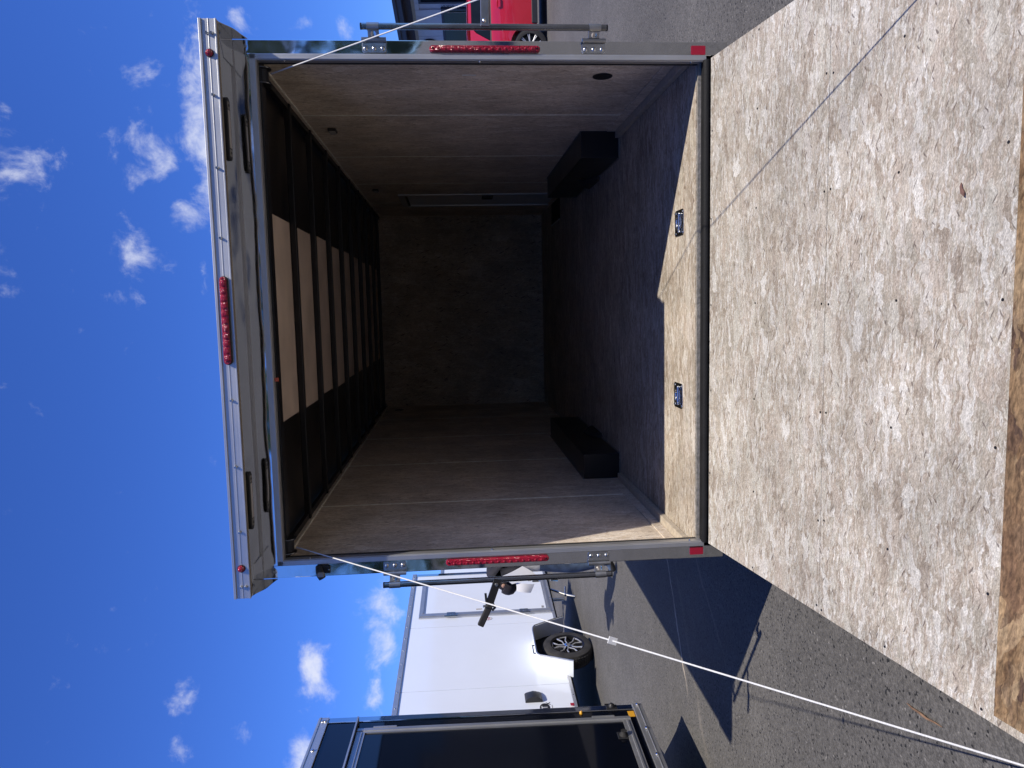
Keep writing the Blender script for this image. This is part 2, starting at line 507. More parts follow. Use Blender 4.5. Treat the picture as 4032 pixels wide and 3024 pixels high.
def asphalt():
    mt, t, b = new_mat('asphalt')
    L = t.links.new
    tc = N(t, 'ShaderNodeTexCoord')
    P = tc.outputs['Object']
    def noise(scale, det, rough=.5):
        n = N(t, 'ShaderNodeTexNoise')
        n.inputs['Scale'].default_value = scale
        n.inputs['Detail'].default_value = det
        n.inputs['Roughness'].default_value = rough
        L(P, n.inputs['Vector'])
        return n.outputs['Fac']
    def mr(src, a, bb, c, d):
        n = N(t, 'ShaderNodeMapRange')
        for k, v in zip(('From Min', 'From Max', 'To Min', 'To Max'), (a, bb, c, d)):
            n.inputs[k].default_value = v
        L(src, n.inputs['Value'])
        return n.outputs[0]
    def mul(a, bb):
        n = N(t, 'ShaderNodeMath', operation='MULTIPLY')
        L(a, n.inputs[0]); L(bb, n.inputs[1])
        return n.outputs[0]
    vo = N(t, 'ShaderNodeTexVoronoi')
    vo.inputs['Scale'].default_value = 130
    L(P, vo.inputs['Vector'])
    sp = N(t, 'ShaderNodeSeparateColor')
    L(vo.outputs['Color'], sp.inputs[0])
    stone = mr(sp.outputs[0], 0, 1, .72, 1.28)
    big = mr(noise(.55, 6), .3, .7, .82, 1.20)
    mid = mr(noise(5, 6, .7), .3, .7, .86, 1.14)
    fine = mr(noise(60, 3), .3, .7, .80, 1.2)
    val = mul(mul(stone, big), mul(mid, fine))
    sc = N(t, 'ShaderNodeVectorMath', operation='SCALE')
    sc.inputs[0].default_value = (.104, .099, .094)
    L(val, sc.inputs['Scale'])
    colr = sc.outputs[0]
    # pale chips in the binder
    chip = N(t, 'ShaderNodeMath', operation='GREATER_THAN'); chip.inputs[1].default_value = .992
    L(sp.outputs[1], chip.inputs[0])
    m1 = N(t, 'ShaderNodeMixRGB')
    m1.inputs['Color2'].default_value = (.21, .20, .19, 1)
    L(chip.outputs[0], m1.inputs['Fac']); L(colr, m1.inputs['Color1'])
    colr = m1.outputs[0]
    hole = N(t, 'ShaderNodeMath', operation='GREATER_THAN'); hole.inputs[1].default_value = .965
    L(sp.outputs[2], hole.inputs[0])
    m2 = N(t, 'ShaderNodeMixRGB')
    m2.inputs['Color2'].default_value = (.02, .02, .021, 1)
    L(hole.outputs[0], m2.inputs['Fac']); L(colr, m2.inputs['Color1'])
    colr = m2.outputs[0]
    # sandy joint lines between two passes of the paver
    wn = N(t, 'ShaderNodeTexNoise')
    wn.inputs['Scale'].default_value = 5
    wn.inputs['Detail'].default_value = 5
    L(P, wn.inputs['Vector'])
    for (ax, ay), (bx, by), wid, strg in (((-1.55, 2.41), (-2.52, 1.655), .017, 1.0), ((-1.35, 1.75), (-1.98, .85), .020, .22), ((-1.0, 2.6), (-2.9, 1.05), .035, .10)):
        dx, dy = bx - ax, by - ay
        ln = math.hypot(dx, dy)
        sub = N(t, 'ShaderNodeVectorMath', operation='SUBTRACT')
        L(P, sub.inputs[0]); sub.inputs[1].default_value = (ax, ay, 0)
        dt = N(t, 'ShaderNodeVectorMath', operation='DOT_PRODUCT')
        L(sub.outputs[0], dt.inputs[0]); dt.inputs[1].default_value = (-dy / ln, dx / ln, 0)
        da = N(t, 'ShaderNodeVectorMath', operation='DOT_PRODUCT')
        L(sub.outputs[0], da.inputs[0]); da.inputs[1].default_value = (dx / ln, dy / ln, 0)
        off = mr(wn.outputs['Fac'], 0, 1, -.06, .06)
        ad = N(t, 'ShaderNodeMath', operation='ADD')
        L(dt.outputs['Value'], ad.inputs[0]); L(off, ad.inputs[1])
        ab = N(t, 'ShaderNodeMath', operation='ABSOLUTE')
        L(ad.outputs[0], ab.inputs[0])
        mask = mr(ab.outputs[0], wid * .4, wid, strg, 0)
        inside = mul(mr(da.outputs['Value'], -.05, .05, 0, 1), mr(da.outputs['Value'], ln - .1, ln + .15, 1, 0))
        mask = mul(mask, mul(inside, mr(wn.outputs['Fac'], .35, .6, .5, 1)))
        mx = N(t, 'ShaderNodeMixRGB')
        mx.inputs['Color2'].default_value = (.55, .47, .38, 1)
        L(mask, mx.inputs['Fac']); L(colr, mx.inputs['Color1'])
        colr = mx.outputs[0]
    L(colr, b.inputs['Base Color'])
    b.inputs['Roughness'].default_value = .82
    b.inputs['Specular IOR Level'].default_value = .35
    ha = N(t, 'ShaderNodeMath', operation='SUBTRACT')
    L(noise(40, 5, .7), ha.inputs[0]); L(vo.outputs['Distance'], ha.inputs[1])
    bp = N(t, 'ShaderNodeBump')
    bp.inputs['Strength'].default_value = .8
    bp.inputs['Distance'].default_value = .0028
    L(ha.outputs[0], bp.inputs['Height'])
    L(bp.outputs[0], b.inputs['Normal'])
asphalt()

# ------------------------------------------------------------------ mesh helpers
class MB:
    def __init__(s):
        s.v = []; s.f = []
    def add(s, vs, fs):
        o = len(s.v)
        s.v += [tuple(p) for p in vs]
        s.f += [tuple(i + o for i in q) for q in fs]
        return s
    def box(s, x0, x1, y0, y1, z0, z1):
        vs = [(x, y, z) for x in (x0, x1) for y in (y0, y1) for z in (z0, z1)]
        return s.add(vs, [(0, 1, 3, 2), (4, 6, 7, 5), (0, 4, 5, 1), (2, 3, 7, 6), (0, 2, 6, 4), (1, 5, 7, 3)])
    def prism(s, poly, axis, a, b):
        """poly: list of 2D points in the two other axes (in XYZ order), extruded along axis"""
        n = len(poly)
        def pt(q, w):
            if axis == 'X': return (w, q[0], q[1])
            if axis == 'Y': return (q[0], w, q[1])
            return (q[0], q[1], w)
        vs = [pt(q, a) for q in poly] + [pt(q, b) for q in poly]
        fs = [tuple(range(n))[::-1], tuple(range(n, 2 * n))] + [(i, (i + 1) % n, n + (i + 1) % n, n + i) for i in range(n)]
        return s.add(vs, fs)
    def tube(s, pts, rad, seg=10, cap=True):
        pts = [Vector(p) for p in pts]
        rads = rad if isinstance(rad, (list, tuple)) else [rad] * len(pts)
        o = len(s.v)
        ref = None
        for i, p in enumerate(pts):
            d = (pts[min(i + 1, len(pts) - 1)] - pts[max(i - 1, 0)]).normalized()
            if ref is None:
                ref = Vector((0, 0, 1)) if abs(d.z) < .9 else Vector((1, 0, 0))
            a = d.cross(ref).normalized(); bb = a.cross(d)
            ref = bb
            for k in range(seg):
                w = 2 * PI * k / seg
                s.v.append(tuple(p + (a * math.cos(w) + bb * math.sin(w)) * rads[i]))
        for i in range(len(pts) - 1):
            for k in range(seg):
                k2 = (k + 1) % seg
                s.f.append((o + i * seg + k, o + i * seg + k2, o + (i + 1) * seg + k2, o + (i + 1) * seg + k))
        if cap:
            s.f.append(tuple(o + k for k in range(seg))[::-1])
            e = o + (len(pts) - 1) * seg
            s.f.append(tuple(e + k for k in range(seg)))
        return s
    def lathe(s, prof, c, axis, seg=24, cap=True):
        """prof: (radius, offset along axis); axis unit vector"""
        axis = Vector(axis).normalized(); c = Vector(c)
        ref = Vector((0, 0, 1)) if abs(axis.z) < .9 else Vector((1, 0, 0))
        a = axis.cross(ref).normalized(); bb = axis.cross(a)
        o = len(s.v)
        for r, h in prof:
            for k in range(seg):
                w = 2 * PI * k / seg
                s.v.append(tuple(c + axis * h + (a * math.cos(w) + bb * math.sin(w)) * r))
        for i in range(len(prof) - 1):
            for k in range(seg):
                k2 = (k + 1) % seg
                s.f.append((o + i * seg + k, o + i * seg + k2, o + (i + 1) * seg + k2, o + (i + 1) * seg + k))
        if cap:
            s.f.append(tuple(o + k for k in range(seg))[::-1])
            e = o + (len(prof) - 1) * seg
            s.f.append(tuple(e + k for k in range(seg)))
        return s
    def mesh(s, name, mat, smooth=False):
        me = bpy.data.meshes.new(name)
        me.from_pydata(s.v, [], s.f)
        bm = bmesh.new(); bm.from_mesh(me)
        bmesh.ops.recalc_face_normals(bm, faces=bm.faces)
        bm.to_mesh(me); bm.free()
        me.materials.append(MATS[mat])
        if smooth:
            for p in me.polygons: p.use_smooth = True
        return me
    def build(s, name, mat, parent=None, smooth=False, bevel=0., seg=2):
        o = bpy.data.objects.new(name, s.mesh(name, mat, smooth))
        col.objects.link(o)
        if parent: o.parent = parent
        if bevel:
            md = o.modifiers.new('bevel', 'BEVEL')
            md.width = bevel; md.segments = seg; md.limit_method = 'ANGLE'
            md.angle_limit = math.radians(40)
        if smooth:
            auto(o)
        return o

def auto(o, ang=38):
    """smooth shading with hard edges where faces meet sharply"""
    me = o.data
    bm = bmesh.new(); bm.from_mesh(me)
    for e in bm.edges:
        if len(e.link_faces) == 2 and e.calc_face_angle(0) > math.radians(ang):
            e.smooth = False
    bm.to_mesh(me); bm.free()

def tag(o, label, cat, group=None, kind=None):
    if label: o['label'] = label
    if cat: o['category'] = cat
    if group: o['group'] = group
    if kind: o['kind'] = kind
    return o

def empty(name, loc=(0, 0, 0), rot=(0, 0, 0)):
    e = bpy.data.objects.new(name, None)
    e.empty_display_size = .2
    col.objects.link(e)
    e.location = loc; e.rotation_euler = rot
    return e

def copy_part(o, parent, loc=None):
    c = o.copy(); col.objects.link(c); c.parent = parent
    if loc is not None: c.location = loc
    return c

def bx(name, mat, parent, *b, bevel=0.):
    return MB().box(*b).build(name, mat, parent, bevel=bevel)

def rounded(cx, cy, w, h, r, n=5):
    pts = []
    for qx, qy, a0 in ((1, 1, 0), (-1, 1, 90), (-1, -1, 180), (1, -1, 270)):
        for k in range(n + 1):
            a = math.radians(a0 + 90 * k / n)
            pts.append((cx + qx * (w / 2 - r) + r * math.cos(a), cy + qy * (h / 2 - r) + r * math.sin(a)))
    return pts

# ------------------------------------------------------------------ ground
g = MB()
S = 600
g.add([(-S, -S, 0), (S, -S, 0), (S, S, 0), (-S, S, 0)], [(0, 1, 2, 3)])
ground = g.build('ground', 'asphalt')
ground['kind'] = 'structure'

# ------------------------------------------------------------------ the open trailer
TILT = math.atan(.045)
TZ = .372 * math.cos(TILT)
TR = empty('cargo_trailer', (0, 0, TZ), (TILT, 0, 0))
tag(TR, 'open enclosed cargo trailer with its pale strand board ramp let down towards the viewer', 'trailer')
def t2w(p):
    return Matrix.Translation((0, 0, TZ)) @ Matrix.Rotation(TILT, 4, 'X') @ Vector(p)

WI, DEP, ZF, ZC = 1.080, 5.47, .025, 1.885
# floor
bx('floor', 'floor_board', TR, -WI + .001, WI - .001, .034, DEP - .001, ZF - .02, ZF)
bx('floor_edge', 'edge_grain', TR, -1.03, 1.03, .022, .0335, .002, .0225)
# walls: one sheet after another, small open joints
seams = [.045, 1.09, 2.18, 3.275, 4.385, DEP]
for sgn in (1, -1):
    for i in range(5):
        a, b_ = seams[i] + .004, seams[i + 1] - .004
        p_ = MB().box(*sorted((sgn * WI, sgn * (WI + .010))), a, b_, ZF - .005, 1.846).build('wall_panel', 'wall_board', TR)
        bx('joint_strip', 'joint_wood', p_, *sorted((sgn * (WI - .0012), sgn * (WI + .009))), b_ - .006, b_ + .014, ZF + .001, 1.845)
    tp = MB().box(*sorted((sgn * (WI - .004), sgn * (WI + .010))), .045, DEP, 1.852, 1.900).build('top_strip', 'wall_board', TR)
    bx('joint_strip', 'joint_wood', tp, *sorted((sgn * (WI - .0055), sgn * (WI + .009))), .045, DEP, 1.8455, 1.8515)
    # kick board at the foot of the wall, in front of the wheel box
    kb = MB().box(*sorted((sgn * 1.036, sgn * (WI - .0005))), .050, 1.455, ZF + .0005, .054).build('kick_board', 'kick_board', TR, bevel=.003)
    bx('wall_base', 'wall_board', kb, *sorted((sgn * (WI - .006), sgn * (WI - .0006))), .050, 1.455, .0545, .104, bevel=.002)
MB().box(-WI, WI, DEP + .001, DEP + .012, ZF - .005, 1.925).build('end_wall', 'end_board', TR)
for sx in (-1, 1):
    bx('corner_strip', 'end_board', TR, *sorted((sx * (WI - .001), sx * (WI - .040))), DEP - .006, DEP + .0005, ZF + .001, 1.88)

# ceiling: outer skin, plywood between bows
rf = MB()
npt = 9
prof = [(-1.10 + 2.20 * k / (npt - 1), 1.905 + .022 * (1 - ((k - (npt - 1) / 2) / ((npt - 1) / 2)) ** 2)) for k in range(npt)]
rf.prism(prof + [(x, z + .012) for x, z in prof[::-1]], 'Y', -.19, 5.62)
rf.build('roof', 'roof_skin', TR)
bow_me = None
y = .285
k = 0
while y < DEP - .1:
    if bow_me is None:
        bo = MB().box(-WI + .006, WI - .006, 0, .034, 1.857, 1.889).build('ceiling_bow', 'black_paint', TR, bevel=.004)
        bow_me = bo
        bo.location = (0, y, 0)
    else:
        copy_part(bow_me, TR, (0, y, 0))
    if y + .545 < DEP + .2:
        w = random.uniform(-.012, .012)
        bx('ceiling_panel', 'plywood', TR, -.490 + w, .485 + w, y + .036, min(y + .543, DEP - .01), 1.8895 - .001 * (k % 2), 1.897)
    y += .545
    k += 1
for sgn in (1, -1):
    bx('ceiling_rail', 'black_paint', TR, *sorted((sgn * (WI - .006), sgn * (WI - .035))), .09, DEP - .01, 1.866, 1.888)

# rear frame
for sgn in (1, -1):
    post = MB().box(*sorted((sgn * 1.0365, sgn * 1.092)), -.004, .040, -.092, 1.899).build('rear_post', 'stainless', TR, bevel=.003)
    # aluminium door stop, a channel with a raised lip
    st = MB()
    st.box(*sorted((sgn * 1.016, sgn * 1.0362)), -.013, .020, -.002, 1.834)
    st.box(*sorted((sgn * 1.0125, sgn * 1.0158)), -.009, .024, 0, 1.832)
    st.build('stop_trim', 'aluminium_z', post, bevel=.0015)
    bx('seal', 'rubber', post, *sorted((sgn * 1.0108, sgn * 1.030)), .0245, .038, .0, 1.832)
    bx('inner_tube', 'black_paint', post, *sorted((sgn * 1.031, sgn * 1.089)), .0405, .0445, ZF, 1.86)
    for z in (.06, .93, 1.70):
        MB().lathe([(.005, 0), (.0045, .003), (.002, .005)], (sgn * 1.0122, -.001, z), (-sgn, 0, 0), 8).build('rivet', 'zinc', post)
hd = MB().box(-1.0915, 1.0915, -.003, .040, 1.8345, 1.8995).build('header', 'stainless', TR, bevel=.002)
tt = MB()
tt.box(-1.036, 1.036, -.013, .020, 1.8102, 1.8343)
tt.box(-1.036, 1.036, -.009, .024, 1.8075, 1.810)
tt.build('stop_trim', 'aluminium_x', hd, bevel=.0015)
bx('header_tube', 'black_paint', hd, -1.03, 1.03, .0245, .085, 1.800, 1.865)
sf = MB().box(-1.0905, 1.0905, -.199, -.0032, 1.8998, 1.9045).build('soffit', 'stainless', TR)
bx('ridge', 'aluminium_x', sf, -1.05, 1.05, -.0075, -.0032, 1.893, 1.8997)
# roof edge extrusion across the back
cap = MB()
cap.box(-1.094, 1.094, -.207, -.1992, 1.900, 1.955)
cap.box(-1.094, 1.094, -.2125, -.1995, 1.9485, 1.9585)
cap.box(-1.094, 1.094, -.211, -.1995, 1.8945, 1.9005)
cap.box(-1.094, 1.094, -.2083, -.2065, 1.922, 1.926)
rc = cap.build('roof_edge', 'aluminium_x', TR, bevel=.002)
bx('reflection_strip', 'tan_trim', rc, -1.09, 1.09, -.1985, -.188, 1.8935, 1.8993)  # tan colour stands in for a reflection along the soffit edge
bolt_me = None
for x, z in ((1.042, 1.930), (1.042, 1.912), (.824, 1.921), (.562, 1.922), (.306, 1.926), (-.307, 1.923), (-.566, 1.922), (-.825, 1.922), (-1.046, 1.929), (-1.046, 1.911)):
    if bolt_me is None:
        bolt_me = MB().lathe([(.0062, 0), (.0062, .004), (.0048, .0055), (.0045, .012), (.0028, .012), (.0028, .008)], (0, 0, 0), (0, -1, 0), 6).build('bolt', 'zinc', rc)
        bolt_me.location = (x, -.2072, z)
    else:
        copy_part(bolt_me, rc, (x, -.2072, z))
for sgn in (1, -1):
    # gusset plates closing the ends of the overhang
    cur = [(-.199, 1.899), (-.176, 1.896), (-.160, 1.890), (-.145, 1.882), (-.128, 1.872), (-.110, 1.8635), (-.088, 1.857), (-.046, 1.849), (-.005, 1.838)]
    gp = MB().prism(cur + [(-.005, 1.952), (-.199, 1.952)], 'X', sgn * 1.0925, sgn * 1.0955).build('gusset', 'stainless', TR)
    MB().prism([(sgn * 1.0918, -.198), (sgn * .985, -.120), (sgn * .985, -.006), (sgn * 1.0918, -.006)], 'Z', 1.8955, 1.8992).build('corner_fold', 'stainless', gp)
    MB().lathe([(.007, 0), (.005, .003)], (sgn * 1.066, -.0045, 1.848), (0, -1, 0), 10).build('rivet', 'zinc', gp)
# LED strip lamps
def lamp_strip(name, parent, L_, W_, n, horiz):
    """a lens with a dark base, end screws and a row of bulbs; built flat on XZ facing -Y"""
    e = MB()
    r = W_ / 2
    def path(hl, rr, nseg=8):
        pts = []
        for s_ in (1, -1):
            for k in range(nseg + 1):
                a = -PI / 2 + PI * k / nseg
                pts.append((s_ * (hl - rr) + s_ * rr * math.cos(a), s_ * rr * math.sin(a)))
        return pts
    e.prism(path(L_ / 2, r), 'Y', .001, -.010)
    base = e.build(name, 'plastic_dark' if horiz else 'red_lens', parent, bevel=.002)
    q = MB()
    q.prism(path(L_ / 2 - .002, r - .002), 'Y', -.0105, -.017)
    q.build('lens', 'red_lens', base, bevel=.003)
    hl = L_ / 2 - r * 1.7
    if horiz:
        for k in range(n):
            x = -hl + 2 * hl * k / (n - 1)
            MB().lathe([(r * .82, 0), (r * .80, .003), (r * .55, .006), (r * .2, .007)], (x, -.0168, 0), (0, -1, 0), 16).build('bulb_cover', 'red_lens', base, smooth=False)
    else:
        MB().prism(rounded(0, 0, 2 * hl, W_ * .62, .002), 'Y', -.0165, -.0195).build('bulb_window', 'red_lens', base)
        for k in range(n):
            x = -hl + .012 + (2 * hl - .024) * k / (n - 1)
            MB().lathe([(r * .34, 0), (r * .30, .002), (r * .12, .004)], (x, -.0193, r * .1), (0, -1, 0), 8).build('bulb_cover', 'red_reflector', base)
    for s_ in (1, -1):
        MB().lathe([(r * .3, 0), (r * .25, .002)], (s_ * (L_ / 2 - r * .95), -.0168, 0), (0, -1, 0), 8).build('screw', 'rim_dark', base)
    return base
tl = lamp_strip('brake_light', TR, .335, .031, 11, True)
tl.location = (-.003, -.2085, 1.9235)
tl['label'] = 'long red brake lamp in the middle of the roof edge'
for sgn in (1, -1):
    s_ = lamp_strip('tail_light', TR, .445, .027, 15, False)
    s_.rotation_euler = (0, math.radians(-90), 0)
    s_.location = (sgn * 1.057, -.0045, .907)
    c_ = MB()
    c_.lathe([(.0135, 0), (.0135, .004), (.0105, .012), (.006, .0165), (.002, .018)], (0, 0, 0), (0, -1, 0), 16)
    o_ = c_.build('clearance_light', 'red_lens', TR)
    o_.location = (sgn * .972, -.2074, 1.9245)
    bz = MB().lathe([(.0155, 0), (.0155, .003)], (0, 0, 0), (0, -1, 0), 16).build('bezel', 'plastic_dark', o_)
    bz.location = (0, .0003, 0)
    MB().prism(rounded(sgn * 1.058, .030, .036, .060, .004), 'Y', -.0042, -.0062).build('reflector', 'red_reflector', TR)
    # load lamp in the overhang
    ld = MB().prism(rounded(sgn * .72, -.128, .235, .046, .0229), 'Z', 1.8996, 1.8915).build('load_light', 'plastic_dark', TR, bevel=.002)
    MB().prism(rounded(sgn * .72, -.128, .140, .022, .002), 'Z', 1.8913, 1.8895).build('lens', 'lens_white', ld)
    for e_ in (1, -1):
        MB().prism(rounded(sgn * .72 + e_ * .088, -.128, .026, .028, .004), 'Z', 1.8913, 1.8900).build('end_plate', 'grey_plastic', ld)
        MB().lathe([(.006, 0), (.005, .002)], (sgn * .72 + e_ * .088, -.128, 1.8899), (0, 0, -1), 10).build('screw', 'ink_black', ld)
# orange tab and tow camera mount
bx('tag', 'orange_tag', TR, -.258, -.243, .0, .012, 1.793, 1.8065)
hk = MB().box(-1.078, -1.046, -.012, -.0045, 1.618, 1.679).build('latch_bracket', 'plastic_dark', TR, bevel=.003)
MB().prism([(1.640, -.012), (1.668, -.012), (1.664, -.050), (1.640, -.060), (1.622, -.048), (1.628, -.02)][::1], 'X', -1.092, -1.050) if False else None
hb = MB()
hb.tube([(-1.052, -.010, 1.664), (-1.056, -.030, 1.660), (-1.070, -.048, 1.652), (-1.086, -.050, 1.644)], [.013, .015, .017, .015], 10)
hb.build('arm', 'plastic_dark', hk, smooth=True)
bx('grip', 'grey_plastic', hk, -1.075, -1.056, -.070, -.052, 1.634, 1.662, bevel=.005)
for z in (1.624, 1.673):
    MB().lathe([(.004, 0), (.003, .002)], (-1.062, -.0122, z), (0, -1, 0), 8).build('screw', 'zinc', hk)

# bar locks folded open beside the posts
def bar_lock(sgn):
    e = empty('bar_lock'); e.parent = TR
    RX = sgn * 1.131
    MB().tube([(RX, -.040, .418), (RX, -.040, 1.392)], .0125, 14).build('rod', 'dark_steel', e, smooth=True)
    for z in (.4175, 1.3925):
        MB().lathe([(.0128, -.003), (.0128, .003)], (RX, -.040, z), (0, 0, 1), 14).build('end_cap', 'black_paint', e)
    for zc in (.466, 1.347):
        pl = MB().prism(rounded(sgn * 1.063, zc, .040, .095, .008), 'Y', -.0045, -.0085).build('hinge_plate', 'zinc', e, bevel=.001)
        for dz in (-.034, 0, .034):
            MB().lathe([(.0095, 0), (.009, .003), (.006, .006), (.002, .007)], (sgn * 1.058, -.0086, zc + dz), (0, -1, 0), 12).build('bolt', 'zinc', pl, smooth=True)
        MB().tube([(sgn * 1.090, -.017, zc - .048), (sgn * 1.090, -.017, zc + .048)], .0085, 12).build('hinge_barrel', 'galv', pl, smooth=True)
        sp = MB().prism([(sgn * 1.088, -.0095), (sgn * 1.096, -.009), (sgn * 1.134, -.028), (sgn * 1.134, -.032), (sgn * 1.094, -.013), (sgn * 1.086, -.0125)], 'Z', zc - .022, zc + .022).build('strap', 'galv', e)
        MB().lathe([(.012, 0), (.011, .002), (.006, .001)], (sgn * 1.110, -.0195, zc), (-sgn * .43, -.9, 0), 14).build('hole_rim', 'chrome', sp, smooth=True)
        MB().tube([(RX, -.040, zc - .023), (RX, -.040, zc + .023)], .0148, 14).build('collar', 'galv', sp, smooth=True)
    return e
lockL = bar_lock(-1)
lockR = bar_lock(1)
# handles
h_ = MB()
def flat_bar(p, q, w, th):
    """a flat bar standing on edge between two points in the XZ plane, thickness along Y"""
    p, q = Vector(p), Vector(q)
    d = (q - p).normalized(); nrm = Vector((-d.z, 0, d.x)) * (w / 2)
    vs = []
    for yy in (-th / 2, th / 2):
        for c_, s_ in ((p, 1), (q, 1), (q, -1), (p, -1)):
            vs.append(c_ + nrm * s_ + Vector((0, yy, 0)))
    return MB().add(vs, [(0, 1, 2, 3), (7, 6, 5, 4), (0, 4, 5, 1), (1, 5, 6, 2), (2, 6, 7, 3), (3, 7, 4, 0)])
hl = flat_bar((-1.125, -.060, .912), (-1.226, -.085, .953), .034, .010).build('handle', 'black_satin', lockL, bevel=.002)
flat_bar((-1.220, -.095, .949), (-1.306, -.100, .992), .027, .020).build('grip', 'rubber', hl, bevel=.004)
flat_bar((-1.175, -.078, .966), (-1.226, -.088, .962), .010, .006).build('keeper', 'black_satin', hl)
MB().tube([(-1.222, -.085, .930), (-1.226, -.092, .978)], .005, 8).build('pin', 'zinc', hl, smooth=True)
MB().lathe([(.008, 0), (.006, .004)], (-1.142, -.073, .918), (0, -1, 0), 10).build('bolt', 'galv', hl)
MB().tube([(-1.222, -.088, .938), (-1.236, -.088, .928), (-1.246, -.088, .940)], .006, 8).build('hook', 'plastic_dark', hl, smooth=True)
hr = flat_bar((1.128, -.058, .908), (1.245, -.085, .908), .034, .009).build('handle', 'galv', lockR, bevel=.002)
flat_bar((1.242, -.095, .908), (1.345, -.100, .925), .030, .020).build('grip', 'rubber', hr, bevel=.004)
MB().lathe([(.009, 0), (.008, .003), (.004, .006)], (1.146, -.0690, .911), (0, -1, 0), 12).build('bolt', 'chrome', hr, smooth=True)

# hinge tube and threshold
MB().tube([(-1.018, -.008, -.006), (1.018, -.008, -.006)], .0165, 14).build('ramp_hinge', 'black_matt', TR, smooth=True)
bx('threshold', 'black_matt', TR, -1.030, 1.030, .003, .0215, -.030, .009, bevel=.003)
# cable drums and springs
for sgn in (1, -1):
    dr = MB().lathe([(.036, 0), (.036, .006), (.026, .008), (.026, .058), (.036, .060), (.036, .066)], (sgn * 1.002, .058, 1.803), (-sgn, 0, 0), 20).build('cable_drum', 'black_satin', TR, smooth=True)
    for o_ in (.003, .063):
        MB().lathe([(.0365, -.001), (.0372, 0), (.0365, .001)], (sgn * (1.002 - o_), .058, 1.803), (-sgn, 0, 0), 20).build('flange', 'dark_steel', dr)
    MB().lathe([(.018, .066), (.018, .60)], (sgn * 1.002, .070, 1.822), (-sgn, 0, 0), 12).build('spring_tube', 'black_satin', TR, smooth=True)
# cables
TH = .1441
def ramp_pt(x, l, h=0.):
    return Vector((x, -.03 - l * math.cos(TH) - h * math.sin(TH) * 0, -.015 - l * math.sin(TH) + h))
for sgn in (1, -1):
    a_ = Vector((sgn * .980, .058, 1.768)); b_ = ramp_pt(sgn * 1.028, 1.62, .05)
    pts = [a_.lerp(b_, k / 24) + Vector((0, 0, -.012 * math.sin(PI * k / 24))) for k in range(25)]
    cb = MB().tube(pts, .0026, 8).build('cable', 'rope', TR, smooth=True)
    if sgn < 0:
        c_ = a_.lerp(b_, .585) + Vector((0, 0, -.012))
        d_ = (b_ - a_).normalized()
        tg = MB().box(-.011, .011, -.002, .002, -.014, .014).build('cable_tag', 'tag_paper', cb)
        tg.location = c_; tg.rotation_euler = (.15, .35, .2)

# ramp door
rp = MB()
RW = 1.020
ramp = empty('ramp_door', (0, -.03, -.015), (PI + TH, 0, 0)); ramp.parent = TR
# in the ramp's own frame: y runs from the hinge outward, z is up out of the board after the flip
ramp.rotation_euler = (TH, 0, 0)
bx('board', 'ramp_board', ramp, -RW, RW, -.768, -.001, -.020, 0)
bx('board', 'ramp_board', ramp, -RW, RW, -1.800, -.770, -.020, 0)
bx('frame', 'black_paint', ramp, -RW + .004, RW - .004, -1.797, -.004, -.046, -.0203)
bx('flap', 'raw_board', ramp, -.986, .986, -1.87, -1.471, .0012, .0195, bevel=.0015)
scr = None
for xx in (-1.0, -.70, -.34, .015, .37, .725, 1.0):
    for l in (.012, .357, .755, .785, 1.08, 1.434 - .012):
        jx, jl = random.uniform(-.006, .006), random.uniform(-.004, .004)
        if abs(xx) > .95 and l < .1: continue
        if scr is None:
            scr = MB().lathe([(.0042, 0), (.004, .0006)], (0, 0, 0), (0, 0, 1), 8).build('screw', 'ink_black', ramp)
            scr.location = (xx + jx, -l + jl, .0002)
        else:
            copy_part(scr, ramp, (xx + jx, -l + jl, .0002))

# floor tie-downs
def d_ring(x, y):
    e = MB().prism(rounded(x, y, .118, .125, .016), 'Z', ZF + .0004, ZF + .0036).build('tie_down', 'zinc', TR, bevel=.0015)
    MB().lathe([(.0455, 0), (.0435, .0016), (.038, .0002), (.028, -.0012 + .0006), (.012, .0002)], (x, y, ZF + .0038), (0, 0, 1), 24).build('bowl', 'chrome', e, smooth=True)
    pts = [Vector((x + .034 * math.cos(a), y - .006 + .030 * math.sin(a), ZF + .009)) for a in [PI * k / 12 for k in range(-1, 14)]]
    MB().tube(pts, .0048, 8).build('ring', 'zinc', e, smooth=True)
    bx('clamp', 'zinc', e, x - .045, x + .045, y - .014, y - .002, ZF + .0042, ZF + .0135, bevel=.004)
    for dx in (-.046, .046):
        for dy in (-.050, .050):
            MB().lathe([(.0065, 0), (.006, .002), (.003, .004)], (x + dx, y + dy, ZF + .0037), (0, 0, 1), 10).build('bolt', 'zinc', e, smooth=True)
d_ring(-.402, .270)
d_ring(.390, .258)
# wheel boxes
for sgn, y0, y1 in ((1, 1.460, 3.07), (-1, 1.500, 3.13)):
    wb = MB().box(*sorted((sgn * .920, sgn * (WI - .0008))), y0, y1, ZF + .0006, .262).build('wheel_box', 'black_satin', TR, bevel=.004)
    X = sorted((sgn * .917, sgn * (WI - .001)))
    bx('edge_trim', 'edge_grain', wb, X[0], X[1], y0 - .007, y0 - .0005, ZF + .0007, ZF + .007)
    bx('edge_trim', 'edge_grain', wb, *sorted((sgn * .9195, sgn * .9135)), y0, y1, ZF + .0007, ZF + .006)
    bx('edge_trim', 'edge_grain', wb, *sorted((sgn * (WI - .006), sgn * (WI - .001))), y0, y1, .2624, .268)
